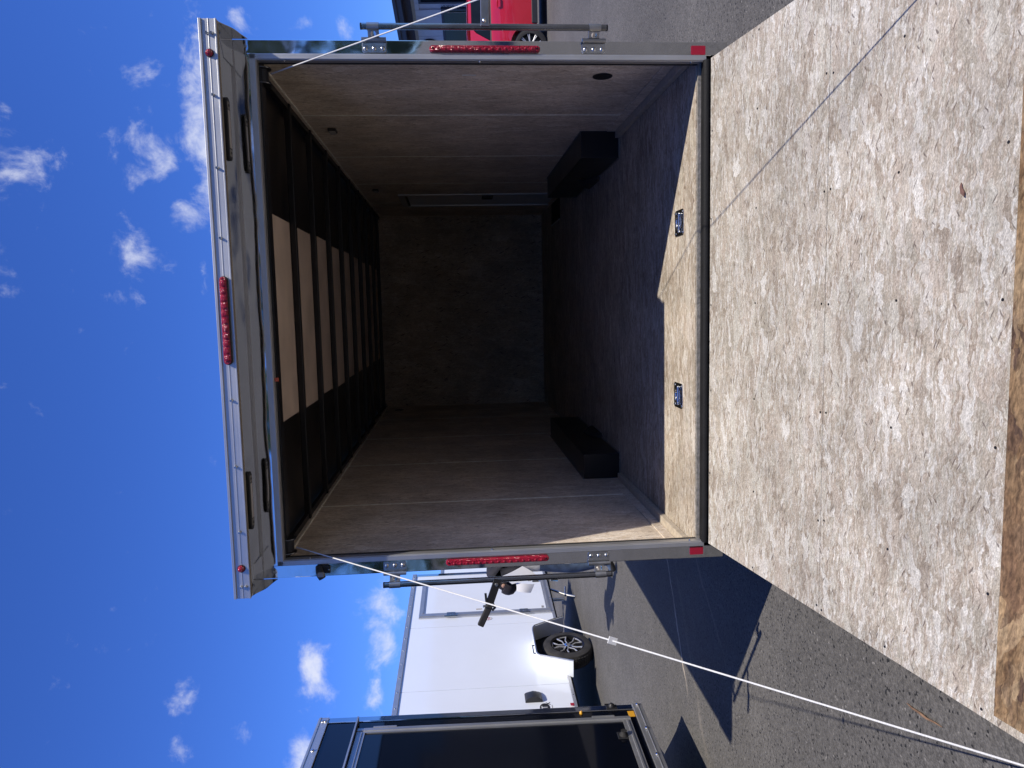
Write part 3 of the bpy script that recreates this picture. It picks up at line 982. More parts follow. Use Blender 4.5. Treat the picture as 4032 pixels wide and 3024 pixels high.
# side door in the right wall, step well
sd = MB().box(WI - .0045, WI - .0005, 3.90, 4.555, .075, 1.478).build('side_door', 'white_paint', TR)
fr = MB()
fr.box(WI - .012, WI - .0007, 3.845, 3.897, .060, 1.540)
fr.box(WI - .012, WI - .0007, 4.558, 4.610, .060, 1.540)
fr.box(WI - .012, WI - .0007, 3.898, 4.557, 1.482, 1.540)
fr.build('door_frame', 'aluminium_z', sd)
bx('seal', 'rubber', sd, WI - .0075, WI - .0046, 3.898, 4.557, 1.462, 1.4815)
bx('latch', 'plastic_dark', sd, WI - .030, WI - .0047, 3.905, 4.02, .665, .765, bevel=.006)
sw = bx('step_well', 'black_matt', TR, .862, WI - .0138, 3.985, 4.56, ZF + .0006, ZF + .004)
bx('edge_trim', 'aluminium_y', sw, .852, .8618, 3.985, 4.57, ZF + .0006, ZF + .012)
# small fittings on the walls
def dome(y, z):
    e = MB().prism(rounded(y, z, .078, .048, .006), 'X', WI - .0005, WI - .016).build('dome_light', 'plastic_dark', TR, bevel=.003)
    MB().prism(rounded(y, z, .064, .036, .005), 'X', WI - .0162, WI - .024).build('lens', 'dome_lens', e, bevel=.003)
dome(1.40, 1.735); dome(3.56, 1.710)
def wall_vent(sgn, y, z, ry, rz):
    v = MB().lathe([(1, 0), (1, .003), (.9, .004)], (0, 0, 0), (-sgn, 0, 0), 24).build('wall_vent', 'ink_black', TR)
    v.scale = (1, ry, rz)
    v.location = (sgn * (WI - .0006), y, z)
wall_vent(1, .405, .345, .046, .046)
wall_vent(-1, 5.12, 1.70, .05, .05)
bx('sticker', 'tag_paper', TR, WI - .0012, WI - .0004, .385, .402, .931, .994)
bx('sticker', 'tag_paper', TR, WI - .0012, WI - .0004, 3.665, 3.70, .955, .972)

# outside: skin, frame, wheels
for sgn in (1, -1):
    bx('side_skin', 'charcoal_panel', TR, *sorted((sgn * (WI + .0115), sgn * (WI + .0135))), .0405, 5.60, -.085, 1.90)
bx('front_skin', 'black_panel', TR, -WI - .0135, WI + .0135, 5.6005, 5.618, -.085, 1.9045)
ch = MB()
for xx in (-1.06, -.5, .45, 1.01):
    ch.box(xx, xx + .05, .045, 5.59, -.087, .0035)
for yy in (.8, 1.6, 3.0, 3.9, 4.8):
    ch.box(-1.0, 1.0, yy, yy + .04, -.06, .003)
ch.build('chassis', 'black_matt', TR)
bx('rear_bumper', 'black_matt', TR, -1.03, 1.03, .0225, .040, -.090, -.001)
for sgn in (1, -1):
    WY = 2.28
    wz = -.372 - .045 * WY + .300
    w = MB().lathe([(.19, -.085), (.27, -.085), (.295, -.065), (.300, -.03), (.300, .03), (.295, .065), (.27, .085), (.19, .085)], (sgn * .975, WY, wz), (1, 0, 0), 32).build('wheel', 'tyre', TR, smooth=True)
    MB().lathe([(.19, -.075), (.175, .05), (.06, .06), (.05, .082)], (sgn * .975, WY, wz), (sgn, 0, 0), 20).build('rim', 'rim_bright', w, smooth=True)
bx('axle', 'black_matt', TR, -.88, .88, 2.25, 2.31, wz - .03, wz + .03)
tng = MB()
tng.prism([(-.9, 5.55), (-.82, 5.55), (.02, 6.75), (-.04, 6.75)], 'Z', -.085, -.02)
tng.prism([(.9, 5.55), (.82, 5.55), (-.02, 6.75), (.04, 6.75)], 'Z', -.0855, -.0195)
tng.build('tongue', 'black_matt', TR)
# tongue jack reaching the ground keeps the nose up
jz = (-.372 - .045 * 6.55)
MB().tube([(.0, 6.55, jz + .004), (.0, 6.55, .35)], .03, 12).build('jack', 'galv', TR, smooth=True)

# ------------------------------------------------------------------ trailers parked beside it
def alloy_wheel(name, parent, c, out, R, rimR, half):
    """a tyre with a tread and an alloy rim of five forked spokes; out = +1/-1 along local x"""
    c = Vector(c)
    prof = [(rimR, -half * .8), (rimR + .012, -half), (R * .86, -half), (R * .96, -half * .86), (R, -half * .55)]
    full = prof + [(r, -h) for r, h in prof[::-1]]
    w = MB().lathe(full, c, (out, 0, 0), 44, cap=False).build(name, 'tyre', parent, smooth=True)
    tr = MB()
    for k in range(44):
        a0, a1 = 2 * PI * k / 44, 2 * PI * (k + .62) / 44
        for lo, hi in ((-.62, -.24), (-.18, .18), (.24, .62)):
            sh = .35 * PI / 44 if lo > -.2 else 0
            vs = []
            for rr in (R - .004, R + .006):
                for a in (a0 + sh, a1 + sh):
                    for h in (lo * half * 1.0, hi * half * 1.0):
                        vs.append(c + Vector((out * h, rr * math.cos(a), rr * math.sin(a))))
            tr.add(vs, [(0, 1, 3, 2), (4, 6, 7, 5), (0, 4, 5, 1), (2, 3, 7, 6), (0, 2, 6, 4), (1, 5, 7, 3)])
    tr.build('tread', 'tyre', w)
    face = half * .75
    MB().lathe([(rimR + .006, half * .92), (rimR + .004, half * 1.02), (rimR - .012, half * .9), (rimR - .02, face - .05), (.05, face - .06), (.002, face - .06)], c, (out, 0, 0), 40, cap=False).build('rim', 'rim_dark', w, smooth=True)
    for k in range(5):
        a = 2 * PI * k / 5 + .3
        sp = MB()
        for s_ in (-1, 1):
            p0 = Vector((face - .012, .035 * math.cos(a + s_ * .8), .035 * math.sin(a + s_ * .8)))
            am = a + s_ * .20
            p1 = Vector((face - .004, rimR * .55 * math.cos(am), rimR * .55 * math.sin(am)))
            ae = a + s_ * .34
            p2 = Vector((face, (rimR - .012) * math.cos(ae), (rimR - .012) * math.sin(ae)))
            pts = [c + Vector((out * p.x, p.y, p.z)) for p in (p0, p1, p2)]
            sp.tube(pts, [.009, .008, .012], 6)
        ae0, ae1 = a - .34, a + .34
        sp.tube([c + Vector((out * face, (rimR - .014) * math.cos(ae0 + (ae1 - ae0) * q / 5), (rimR - .014) * math.sin(ae0 + (ae1 - ae0) * q / 5))) for q in range(6)], .008, 6)
        sp.build('spoke', 'rim_bright', w, smooth=True)
    MB().lathe([(.042, face - .04), (.040, face + .012), (.02, face + .02)], c, (out, 0, 0), 18).build('hub_cap', 'chrome', w, smooth=True)
    for k in range(5):
        a = 2 * PI * k / 5
        MB().lathe([(.010, 0), (.009, .022), (.004, .026)], c + Vector((out * (face - .03), .058 * math.cos(a), .058 * math.sin(a))), (out, 0, 0), 8).build('lug_nut', 'chrome', w, smooth=True)
    return w

def text_obj(body, size, mat, parent, loc, rot, name):
    cu = bpy.data.curves.new(name, 'FONT')
    cu.body = body
    cu.size = size
    cu.extrude = .0015
    cu.align_x = 'CENTER'; cu.align_y = 'CENTER'
    cu.materials.append(MATS[mat])
    tmp = bpy.data.objects.new(name, cu)
    col.objects.link(tmp)
    me = bpy.data.meshes.new_from_object(tmp.evaluated_get(bpy.context.evaluated_depsgraph_get()))
    bpy.data.objects.remove(tmp)
    o = bpy.data.objects.new(name, me)
    col.objects.link(o)
    o.parent = parent
    o.location = loc; o.rotation_euler = rot
    return o

def white_trailer():
    e = empty('enclosed_trailer', (-4.65, 6.17, 0), (.028, 0, math.radians(-5)))
    Y0, Y1, ZB, ZT, XW = -2.45, 2.82, .368, 2.553, -2.05
    # side sheets with open joints
    joints = [Y0, -2.035, -.482, 1.068, 2.62, Y1]
    for i in range(5):
        a, b_ = joints[i] + .004, joints[i + 1] - .004
        bx('side_panel', 'white_panel', e, -.012, 0, a, b_, ZB + .02, ZT - .03)
    bx('inner_wall', 'grey_plastic', e, -.020, -.0125, Y0 + .01, Y1 - .01, ZB + .02, ZT - .03)
    bx('far_side', 'white_panel', e, XW, XW + .012, Y0, Y1, ZB + .02, ZT - .03)
    bx('rear_wall', 'white_panel', e, XW + .013, -.0205, Y0 + .001, Y0 + .02, ZB, ZT - .03)
    bx('front_wall', 'white_panel', e, XW + .013, -.0205, Y1 - .02, Y1 - .001, ZB, ZT - .03)
    bx('roof', 'white_paint', e, XW - .005, .004, Y0, Y1, ZT - .0295, ZT + .006)
    bx('floor', 'black_matt', e, XW + .013, -.0205, Y0 + .021, Y1 - .021, ZB - .04, ZB + .05)
    tr_ = MB().box(.0005, .016, Y0 - .004, Y1 + .004, ZT - .045, ZT + .018).build('top_rail', 'aluminium_y', e, bevel=.003)
    for k in range(16):
        MB().lathe([(.010, 0), (.008, .006)], (.0165, Y1 - .12 - .32 * k, ZT - .012), (1, 0, 0), 6).build('screw', 'zinc', tr_)
    for dz in (.0, -.0):
        pass
    br = MB().box(.0005, .014, Y0, Y1, ZB - .012, ZB + .030).build('bottom_rail', 'aluminium_y', e, bevel=.003)
    for k in range(12):
        MB().lathe([(.009, 0), (.007, .005)], (.0145, Y1 - .2 - .42 * k, ZB + .010), (1, 0, 0), 6).build('screw', 'zinc', br)
    bx('corner_trim', 'stainless', e, -.050, .010, Y1 - .075, Y1 + .006, ZB + .031, ZT - .046, bevel=.004)
    bx('corner_trim', 'stainless', e, -.050, .010, Y0 - .006, Y0 + .06, ZB + .031, ZT - .046, bevel=.004)
    # side door
    d = empty('side_door'); d.parent = e
    bx('panel', 'white_panel', d, .0006, .012, 1.448, 2.46, .47, 2.30)
    for b in ((1.325, 1.447, .40, 2.385), (2.461, 2.570, .40, 2.385), (1.4472, 2.4608, 2.301, 2.385), (1.4472, 2.4608, .40, .469)):
        fr_ = MB().box(.0005, .020, b[0], b[1], b[2], b[3])
        if b[1] - b[0] < .2:
            fr_.box(.0195, .028, b[0] + .03, b[0] + .055, b[2] + .01, b[3] - .01)
        else:
            fr_.box(.0195, .027, b[0], b[1], b[2] + .02, b[2] + .045)
        fr_.build('frame', 'aluminium_z', d)
    for z in (1.905, .815):
        hg = bx('hinge', 'galv', d, .0285, .047, 1.305, 1.415, z - .065, z + .065, bevel=.004)
        MB().tube([(.042, 1.308, z - .09), (.042, 1.308, z + .10)], .011, 8).build('pin', 'dark_steel', hg, smooth=True)
        MB().lathe([(.012, 0), (.006, .006)], (.0475, 1.345, z), (1, 0, 0), 8).build('bolt', 'zinc', hg)
    bx('latch', 'plastic_dark', d, .0125, .04, 2.34, 2.40, .50, .60, bevel=.006)
    # oval flag sticker: pale disc with red bars and a dark corner
    fl = MB().lathe([(1, 0), (1, .0012)], (0, 0, 0), (1, 0, 0), 24).build('sticker', 'ink_black', e)
    fl.location = (.0003, 1.245, 1.368); fl.scale = (1, .050, .072)
    f2_ = MB().lathe([(1, 0), (1, .0012)], (0, 0, 0), (1, 0, 0), 24).build('disc', 'tag_paper', fl)
    f2_.location = (.001, 0, 0); f2_.scale = (1, .92, .92)
    for k in range(4):
        zz = -.55 + .30 * k
        wv = math.sqrt(max(.05, .8 - zz * zz))
        MB().box(.0024, .003, -wv if k < 2 else -wv, wv if k < 2 else .05, zz, zz + .13).build('stripe', 'ink_red', fl)
    MB().box(.0024, .0032, .1, .62, .12, .62).build('canton', 'ink_black', fl)
    bx('decal', 'tan_trim', e, .0125, .0132, 1.51, 1.54, 1.44, 1.53)
    bx('decal', 'grey_plastic', e, .0125, .0132, 1.475, 1.54, .50, .535)
    # flow-through vent: half dome open to the rear
    vt = MB()
    vs = []
    for i in range(9):
        a = PI * i / 8
        for j in range(5):
            b_ = (PI / 2) * j / 4
            vs.append((.075 * math.sin(a) * math.cos(b_ * .7) + .001, -.835 + .175 * math.sin(b_) * (math.sin(a) * .6 + .4) if j < 4 else -.66, .868 - .105 * math.cos(a)))
    fs = [(i * 5 + j, i * 5 + j + 1, (i + 1) * 5 + j + 1, (i + 1) * 5 + j) for i in range(8) for j in range(4)]
    fs.append(tuple(i * 5 for i in range(9)))
    vt.add(vs, fs)
    vt.build('side_vent', 'plastic_dark', e, smooth=True)
    # maker's mark by the rear corner
    lg = MB().lathe([(1, 0), (1, .0015)], (0, 0, 0), (1, 0, 0), 28).build('badge', 'ink_black', e)
    lg.location = (.0004, -.945, .748); lg.scale = (1, .082, .062)
    tx = text_obj('T', .105, 'white_paint', e, (.0035, -.945, .748), (PI / 2, 0, PI / 2), 'lettering')
    text_obj('X', .075, 'ink_black', e, (.002, -.872, .70), (PI / 2, 0, PI / 2), 'lettering')
    bx('lettering_rule', 'grey_plastic', e, .0005, .0015, -.985, -.900, .655, .664)
    bx('reflector', 'red_reflector', e, .0145, .0165, -.955, -.905, .395, .440)
    # fender
    pl = [(.775, .300), (.693, .486), (.560, .735), (.510, .762), (.440, .770), (-.110, .768), (-.150, .758), (-.185, .735), (-.362, .318)]
    inn = [(y - .014 * (1 if y > .5 else (-1 if y < -.15 else 0)), z - .014 * (1 if -.17 < y < .6 else .2)) for y, z in pl]
    fd = MB().prism(pl + inn[::-1], 'X', .001, .235)
    fd.build('fender', 'white_panel', e, bevel=.003)
    MB().tube([(.236, y, z - .004) for y, z in pl], .009, 8).build('fender_lip', 'galv', e, smooth=True)
    wl = MB().prism([(.74, .32), (.55, .74), (-.15, .745), (-.33, .33)], 'X', .0152, .0165).build('fender_back', 'black_matt', e)
    mk = MB().tube([(.20, .10, .775), (.205, .10, .800), (.205, -.09, .800), (.20, -.09, .775)], .008, 8).build('marker_light', 'plastic_dark', e, smooth=True)
    alloy_wheel('wheel', e, (.100, .104, .333), 1, .328, .215, .105)
    alloy_wheel('wheel', e, (XW - .02, .104, .333), -1, .328, .215, .105)
    bx('axle', 'black_matt', e, XW + .1, -.03, .07, .13, .30, .36)
    # drawbar, coupler and jack at the nose
    db = MB()
    db.prism([(-1.80, 2.4), (-1.72, 2.4), (-1.00, 4.0), (-1.05, 4.0)], 'Z', .29, .36)
    db.prism([(-.25, 2.4), (-.33, 2.4), (-1.06, 4.0), (-1.01, 4.0)], 'Z', .2905, .3605)
    db.build('drawbar', 'black_matt', e)
    jk = MB().tube([(-1.03, 3.72, -.098), (-1.03, 3.72, .62)], .032, 10).build('jack', 'galv', e, smooth=True)
    MB().tube([(-1.03, 3.72, .60), (-1.03, 3.60, .62), (-1.0, 3.56, .70)], .010, 8).build('crank', 'chrome', jk, smooth=True)
    # drop jack under the front corner
    dj = MB().tube([(-.10, 2.30, .33), (-.10, 2.06, .06), (-.10, 2.00, -.055)], .018, 8).build('drop_jack', 'galv', e, smooth=True)
    MB().tube([(-.10, 2.34, .06), (-.10, 2.04, .10)], .014, 8).build('brace', 'dark_steel', dj, smooth=True)
    st = MB().tube([(-.05, 2.55, .28), (-.05, 2.55, .16)], [.03, .045], 12).build('coupler_plug', 'chrome', e, smooth=True)
    return e

def children_of(o):
    return [c for c in bpy.data.objects if c.parent == o]
def copy_tree(o, parent=None):
    kids = children_of(o)
    c = o.copy(); col.objects.link(c); c.parent = parent
    for kd in kids: copy_tree(kd, c)
    return c

WT = white_trailer()
tag(WT, 'white enclosed trailer with a side door and an alloy wheel under its fender', 'trailer')
W2 = copy_tree(WT)
W2.location = (-6.05, 14.9, 0)
tag(W2, 'farther white trailer, just its edge showing beside the bending person', 'trailer')

def black_trailer():
    e = empty('enclosed_trailer', (-2.69, 1.61, 0), (.012, 0, 0))
    Y0, Y1, ZB, ZT, XW = -4.2, 0, .318, 2.470, -1.75
    bx('side_panel', 'black_panel', e, -.012, 0, -1.22, Y1 - .052, ZB + .03, ZT - .03)
    bx('side_panel', 'black_panel', e, -.012, 0, Y0, -1.225, ZB + .03, ZT - .03)
    bx('inner_wall', 'black_matt', e, -.022, -.0125, Y0, Y1 - .01, ZB + .03, ZT - .03)
    bx('far_side', 'black_panel', e, XW, XW + .012, Y0, Y1, ZB, ZT - .03)
    bx('rear_wall', 'black_panel', e, XW + .013, -.023, Y0, Y0 + .02, ZB, ZT - .03)
    MB().prism([(XW, Y1 + .001), (-.023, Y1 + .001), (XW / 2 + .15, .62), (XW / 2 - .15, .62)], 'Z', ZB, ZT - .032).build('nose', 'black_panel', e)
    bx('roof', 'white_paint', e, XW - .004, .004, Y0, Y1, ZT - .0295, ZT + .006)
    bx('floor', 'black_matt', e, XW + .013, -.023, Y0 + .02, Y1, ZB - .02, ZB + .05)
    tr_ = MB().box(.0005, .014, Y0, Y1 + .004, ZT - .052, ZT + .016).box(.0135, .018, Y0, Y1 + .004, ZT - .002, ZT + .010).build('top_rail', 'aluminium_y', e, bevel=.002)
    for y in (-.045, -.045001, -.37, -.70, -1.03, -1.36):
        z = ZT - .016 if y == -.045 else (ZT - .034 if y < -.045 and y > -.046 else ZT - .022)
        MB().lathe([(.010, 0), (.010, .004), (.006, .012)], (.0142, y, z), (1, 0, 0), 6).build('bolt', 'chrome', tr_)
    br = MB().box(.0005, .014, Y0, Y1 + .004, ZB - .006, ZB + .060).box(.0135, .018, Y0, Y1 + .004, ZB + .018, ZB + .026).build('bottom_rail', 'aluminium_y', e, bevel=.002)
    for y in (-.02, -.30, -.58, -.90, -1.3):
        MB().lathe([(.009, 0), (.009, .004), (.006, .010)], (.0182, y, ZB + .030), (1, 0, 0), 6).build('bolt', 'chrome', br)
    bx('corner_trim', 'stainless', e, -.02, .008, Y1 - .051, Y1 + .006, ZB + .061, ZT - .053, bevel=.004)
    d = empty('side_door'); d.parent = e
    bx('panel', 'black_panel', d, .0006, .010, -1.05, -.205, .480, 2.150)
    for b in ((-.204, -.150, .425, 2.205), (-1.105, -1.051, .425, 2.205), (-1.0505, -.2045, 2.151, 2.205), (-1.0505, -.2045, .425, .479)):
        f_ = MB().box(.0005, .018, *b)
        if b[1] - b[0] < .2: f_.box(.0175, .024, b[0] + .018, b[0] + .030, b[2], b[3])
        else: f_.box(.0175, .024, b[0], b[1], b[2] + .018, b[2] + .030)
        f_.build('frame', 'aluminium_z', d)
    for z in (.60, 2.03):
        bx('hinge', 'aluminium_z', d, .006, .021, -.149, -.138, z - .075, z + .075)
    bx('drip_cap', 'aluminium_y', e, .0005, .045, -1.15, -.052, 2.2115, 2.222)
    hb_ = MB().lathe([(.030, 0), (.028, .012), (.018, .022), (.016, .034), (.02, .036)], (.010, -.362, .505), (1, 0, 0), 16).build('door_holder', 'rubber', d, smooth=True)
    bx('plate', 'plastic_dark', hb_, .0103, .017, -.40, -.325, .465, .545, bevel=.006)
    bx('reflector', 'amber', e, .0003, .0025, -.133, -.068, .382, .424)
    cl = MB().lathe([(.012, 0), (.011, .010), (.005, .018)], (.0003, -.068, .735), (1, 0, 0), 12).build('clearance_light', 'amber', e, smooth=True)
    lm = bx('lamp_base', 'plastic_dark', e, .0085, .016, -.050, .0, .485, .560, bevel=.005)
    MB().lathe([(.022, 0), (.020, .012), (.010, .022)], (.016, -.024, .522), (1, 0, 0), 14).build('lamp', 'plastic_dark', lm, smooth=True)
    alloy_wheel('wheel', e, (.06, -2.6, .350), 1, .328, .215, .10)
    alloy_wheel('wheel', e, (XW - .06, -2.6, .350), -1, .328, .215, .10)
    pl = [(-2.05, .32), (-2.25, .74), (-2.95, .74), (-3.15, .32)]
    inn = [(-2.07, .32), (-2.262, .726), (-2.938, .726), (-3.13, .32)]
    MB().prism(pl + inn[::-1], 'X', .0145, .18).build('fender', 'aluminium_y', e)
    db = MB()
    db.prism([(-1.28, -.1), (-1.20, -.1), (-.83, 1.5), (-.88, 1.5)], 'Z', .25, .316)
    db.prism([(-.47, -.1), (-.55, -.1), (-.92, 1.5), (-.87, 1.5)], 'Z', .2505, .3155)
    db.build('drawbar', 'black_matt', e)
    MB().tube([(-.875, 1.25, -.012), (-.875, 1.25, .60)], .03, 10).build('jack', 'galv', e, smooth=True)
    return e
BT = black_trailer()
tag(BT, 'glossy black trailer with a bright framed side door, nearest to the viewer', 'trailer')

# ------------------------------------------------------------------ red hatchback
def red_car():
    e = empty('parked_car', (5.0, 11.45, 0), (0, 0, 0))
    # stations along x (rear to front): x, half width at sill, belt, z of sill, belt
    HW = .80
    st = [(-.78, .62, .60, .42, .95), (-.70, .70, .68, .30, 1.03), (-.40, .77, .75, .22, 1.075), (.0, .80, .77, .20, 1.09), (.8, .80, .78, .19, 1.09),
          (1.6, .80, .77, .19, 1.07), (2.1, .79, .75, .20, 1.02), (2.6, .77, .72, .22, .94), (2.95, .70, .64, .28, .84), (3.08, .58, .52, .36, .74)]
    body = MB()
    ring = 12
    vs = []
    for x, hs, hb, zs, zb in st:
        mid = (zs + zb) / 2
        loop = [(-hs * .9, zs), (-hs, zs + .07), (-HW * min(1, hs / .8) * 1.02, mid), (-hs, zb - .12), (-hb * .985, zb - .025), (-hb * .93, zb),
                (hb * .93, zb), (hb * .985, zb - .025), (hs, zb - .12), (HW * min(1, hs / .8) * 1.02, mid), (hs, zs + .07), (hs * .9, zs)]
        vs += [(x, y + .80, z) for y, z in loop]
    fs = []
    for i in range(len(st) - 1):
        for j in range(ring):
            fs.append((i * ring + j, i * ring + (j + 1) % ring, (i + 1) * ring + (j + 1) % ring, (i + 1) * ring + j))
    fs.append(tuple(range(ring))[::-1]); fs.append(tuple(range((len(st) - 1) * ring, len(st) * ring)))
    body.add(vs, fs)
    bo = body.build('body', 'car_red', e, smooth=True)
    # wheel arches cut right out of the body
    cut = MB()
    for cx in (0, 2.38):
        cut.lathe([(.375, -.30), (.375, .30)], (cx, 0, .335), (0, 1, 0), 36)
        cut.lathe([(.375, -.30), (.375, .30)], (cx, 1.60, .335), (0, 1, 0), 36)
    co = cut.build('cutter', 'car_red', e)
    md = bo.modifiers.new('arches', 'BOOLEAN'); md.operation = 'DIFFERENCE'; md.object = co; md.solver = 'EXACT'
    dg = bpy.context.evaluated_depsgraph_get()
    me = bpy.data.meshes.new_from_object(bo.evaluated_get(dg))
    bo.modifiers.clear(); bo.data = me
    bpy.data.objects.remove(co)
    for p in me.polygons: p.use_smooth = True
    auto(bo, 32)
    # greenhouse: pillars and roof as a shell, glass set in
    gh = [(-.70, .56, 1.00), (-.48, .60, 1.36), (-.30, .60, 1.485), (.30, .61, 1.535), (1.0, .60, 1.520), (1.45, .58, 1.43), (2.25, .60, 1.00)]
    top = MB()
    vs = []
    for x, hw, z in gh:
        vs += [(x, .80 - hw, z), (x, .80 - hw * .75, z + .018), (x, .80 + hw * .75, z + .018), (x, .80 + hw, z), (x, .80 + hw * .97, z - .035), (x, .80 - hw * .97, z - .035)]
    fs = []
    for i in range(2, 4):
        for j in range(6):
            fs.append((i * 6 + j, i * 6 + (j + 1) % 6, (i + 1) * 6 + (j + 1) % 6, (i + 1) * 6 + j))
    fs.append(tuple(12 + j for j in range(6))[::-1]); fs.append(tuple(24 + j for j in range(6)))
    top.add(vs, fs)
    top.build('roof', 'car_red', e, smooth=True)
    for s_ in (1, -1):
        yb, yt = .80 - s_ * .735, .80 - s_ * .60
        def P(x, z):
            w = (z - 1.08) / .42
            return (x, yb + (yt - yb) * w, z)
        def slab(poly, mat, name, off):
            a = [Vector(P(x, z)) + Vector((0, -s_ * off, 0)) for x, z in poly]
            b = [v + Vector((0, s_ * .03, 0)) for v in a]
            n = len(a)
            return MB().add(a + b, [tuple(range(n)), tuple(range(n, 2 * n))[::-1]] + [(i, (i + 1) % n, n + (i + 1) % n, n + i) for i in range(n)]).build(name, mat, e)
        slab([(-.70, 1.06), (.10, 1.075), (.13, 1.13), (.28, 1.36), (.42, 1.475), (-.28, 1.465), (-.46, 1.36)], 'car_red', 'rear_pillar', .004)
        slab([(.12, 1.10), (1.12, 1.10), (1.12, 1.45), (.44, 1.45), (.28, 1.35)], 'glass_dark', 'rear_window', .010)
        slab([(.34, 1.10), (.385, 1.10), (.47, 1.45), (.42, 1.45)], 'plastic_dark', 'window_divider', .014)
        slab([(1.13, 1.07), (1.20, 1.07), (1.20, 1.47), (1.13, 1.47)], 'plastic_dark', 'door_pillar', .006)
        slab([(1.22, 1.10), (2.0, 1.09), (1.42, 1.43), (1.22, 1.44)], 'glass_dark', 'front_window', .010)
        slab([(2.05, 1.05), (2.26, 1.04), (1.47, 1.47), (1.38, 1.47)], 'car_red', 'windscreen_pillar', .004)
        slab([(.43, 1.452), (1.42, 1.452), (1.36, 1.50), (.40, 1.51)], 'car_red', 'roof_rail', .003)
        slab([(.06, 1.068), (2.02, 1.068), (2.02, 1.094), (.06, 1.094)], 'plastic_dark', 'window_trim', .018)
    MB().add([(-.69, .26, 1.04), (-.69, 1.34, 1.04), (-.42, 1.26, 1.42), (-.42, .34, 1.42), (-.66, .26, 1.03), (-.66, 1.34, 1.03), (-.39, 1.26, 1.41), (-.39, .34, 1.41)],
             [(0, 1, 2, 3), (7, 6, 5, 4), (0, 4, 5, 1), (1, 5, 6, 2), (2, 6, 7, 3), (3, 7, 4, 0)]).build('rear_screen', 'glass_dark', e)
    MB().add([(2.24, .24, 1.0), (2.24, 1.36, 1.0), (1.44, 1.30, 1.46), (1.44, .30, 1.46), (2.20, .24, .98), (2.20, 1.36, .98), (1.40, 1.30, 1.44), (1.40, .30, 1.44)],
             [(0, 1, 2, 3), (7, 6, 5, 4), (0, 4, 5, 1), (1, 5, 6, 2), (2, 6, 7, 3), (3, 7, 4, 0)]).build('windscreen', 'glass_dark', e)
    for s_ in (0, 1.60):
        out = -1 if s_ == 0 else 1
        for cx in (0, 2.38):
            cy = .105 if s_ == 0 else 1.495
            w = MB().lathe([(.225, -.09), (.29, -.095), (.318, -.08), (.325, -.04), (.325, .04), (.318, .08), (.29, .095), (.225, .09)], (cx, cy, .326), (0, out, 0), 40, cap=False).build('wheel', 'tyre', e, smooth=True)
            MB().lathe([(.232, .085), (.226, .09), (.215, .07), (.20, .02), (.04, .02), (.002, .03)], (cx, cy, .326), (0, out, 0), 36, cap=False).build('rim', 'rim_dark', w, smooth=True)
            for k in range(9):
                a = 2 * PI * k / 9 + .17
                sp = MB()
                for da in (-.07, .07):
                    sp.tube([(cx + .04 * math.cos(a), cy + out * .055, .326 + .04 * math.sin(a)), (cx + .215 * math.cos(a + da), cy + out * .075, .326 + .215 * math.sin(a + da))], .0085, 6)
                sp.build('spoke', 'rim_bright', w, smooth=True)
        ya = -.012 if s_ == 0 else 1.612
        bx('sill_trim', 'plastic_dark', e, .40, 1.98, ya - .006, ya + .02, .19, .30, bevel=.01)
    for yy in (.18, 1.42):
        bx('tail_lamp', 'red_lens', e, -.755, -.66, yy - .10, yy + .10, .80, .98, bevel=.03)
    bx('rear_bumper', 'car_red', e, -.86, -.70, .16, 1.44, .32, .58, bevel=.05)
    MB().tube([(.70, -.022, .955), (.74, -.045, .955), (.86, -.045, .955), (.90, -.022, .955)], .012, 8).build('door_handle', 'car_red', e, smooth=True)
    bx('seat', 'plastic_dark', e, .7, 1.2, .3, 1.3, .5, 1.05)
    return e
RC = red_car()
tag(RC, 'glossy red hatchback parked in front of the pale building', 'car')

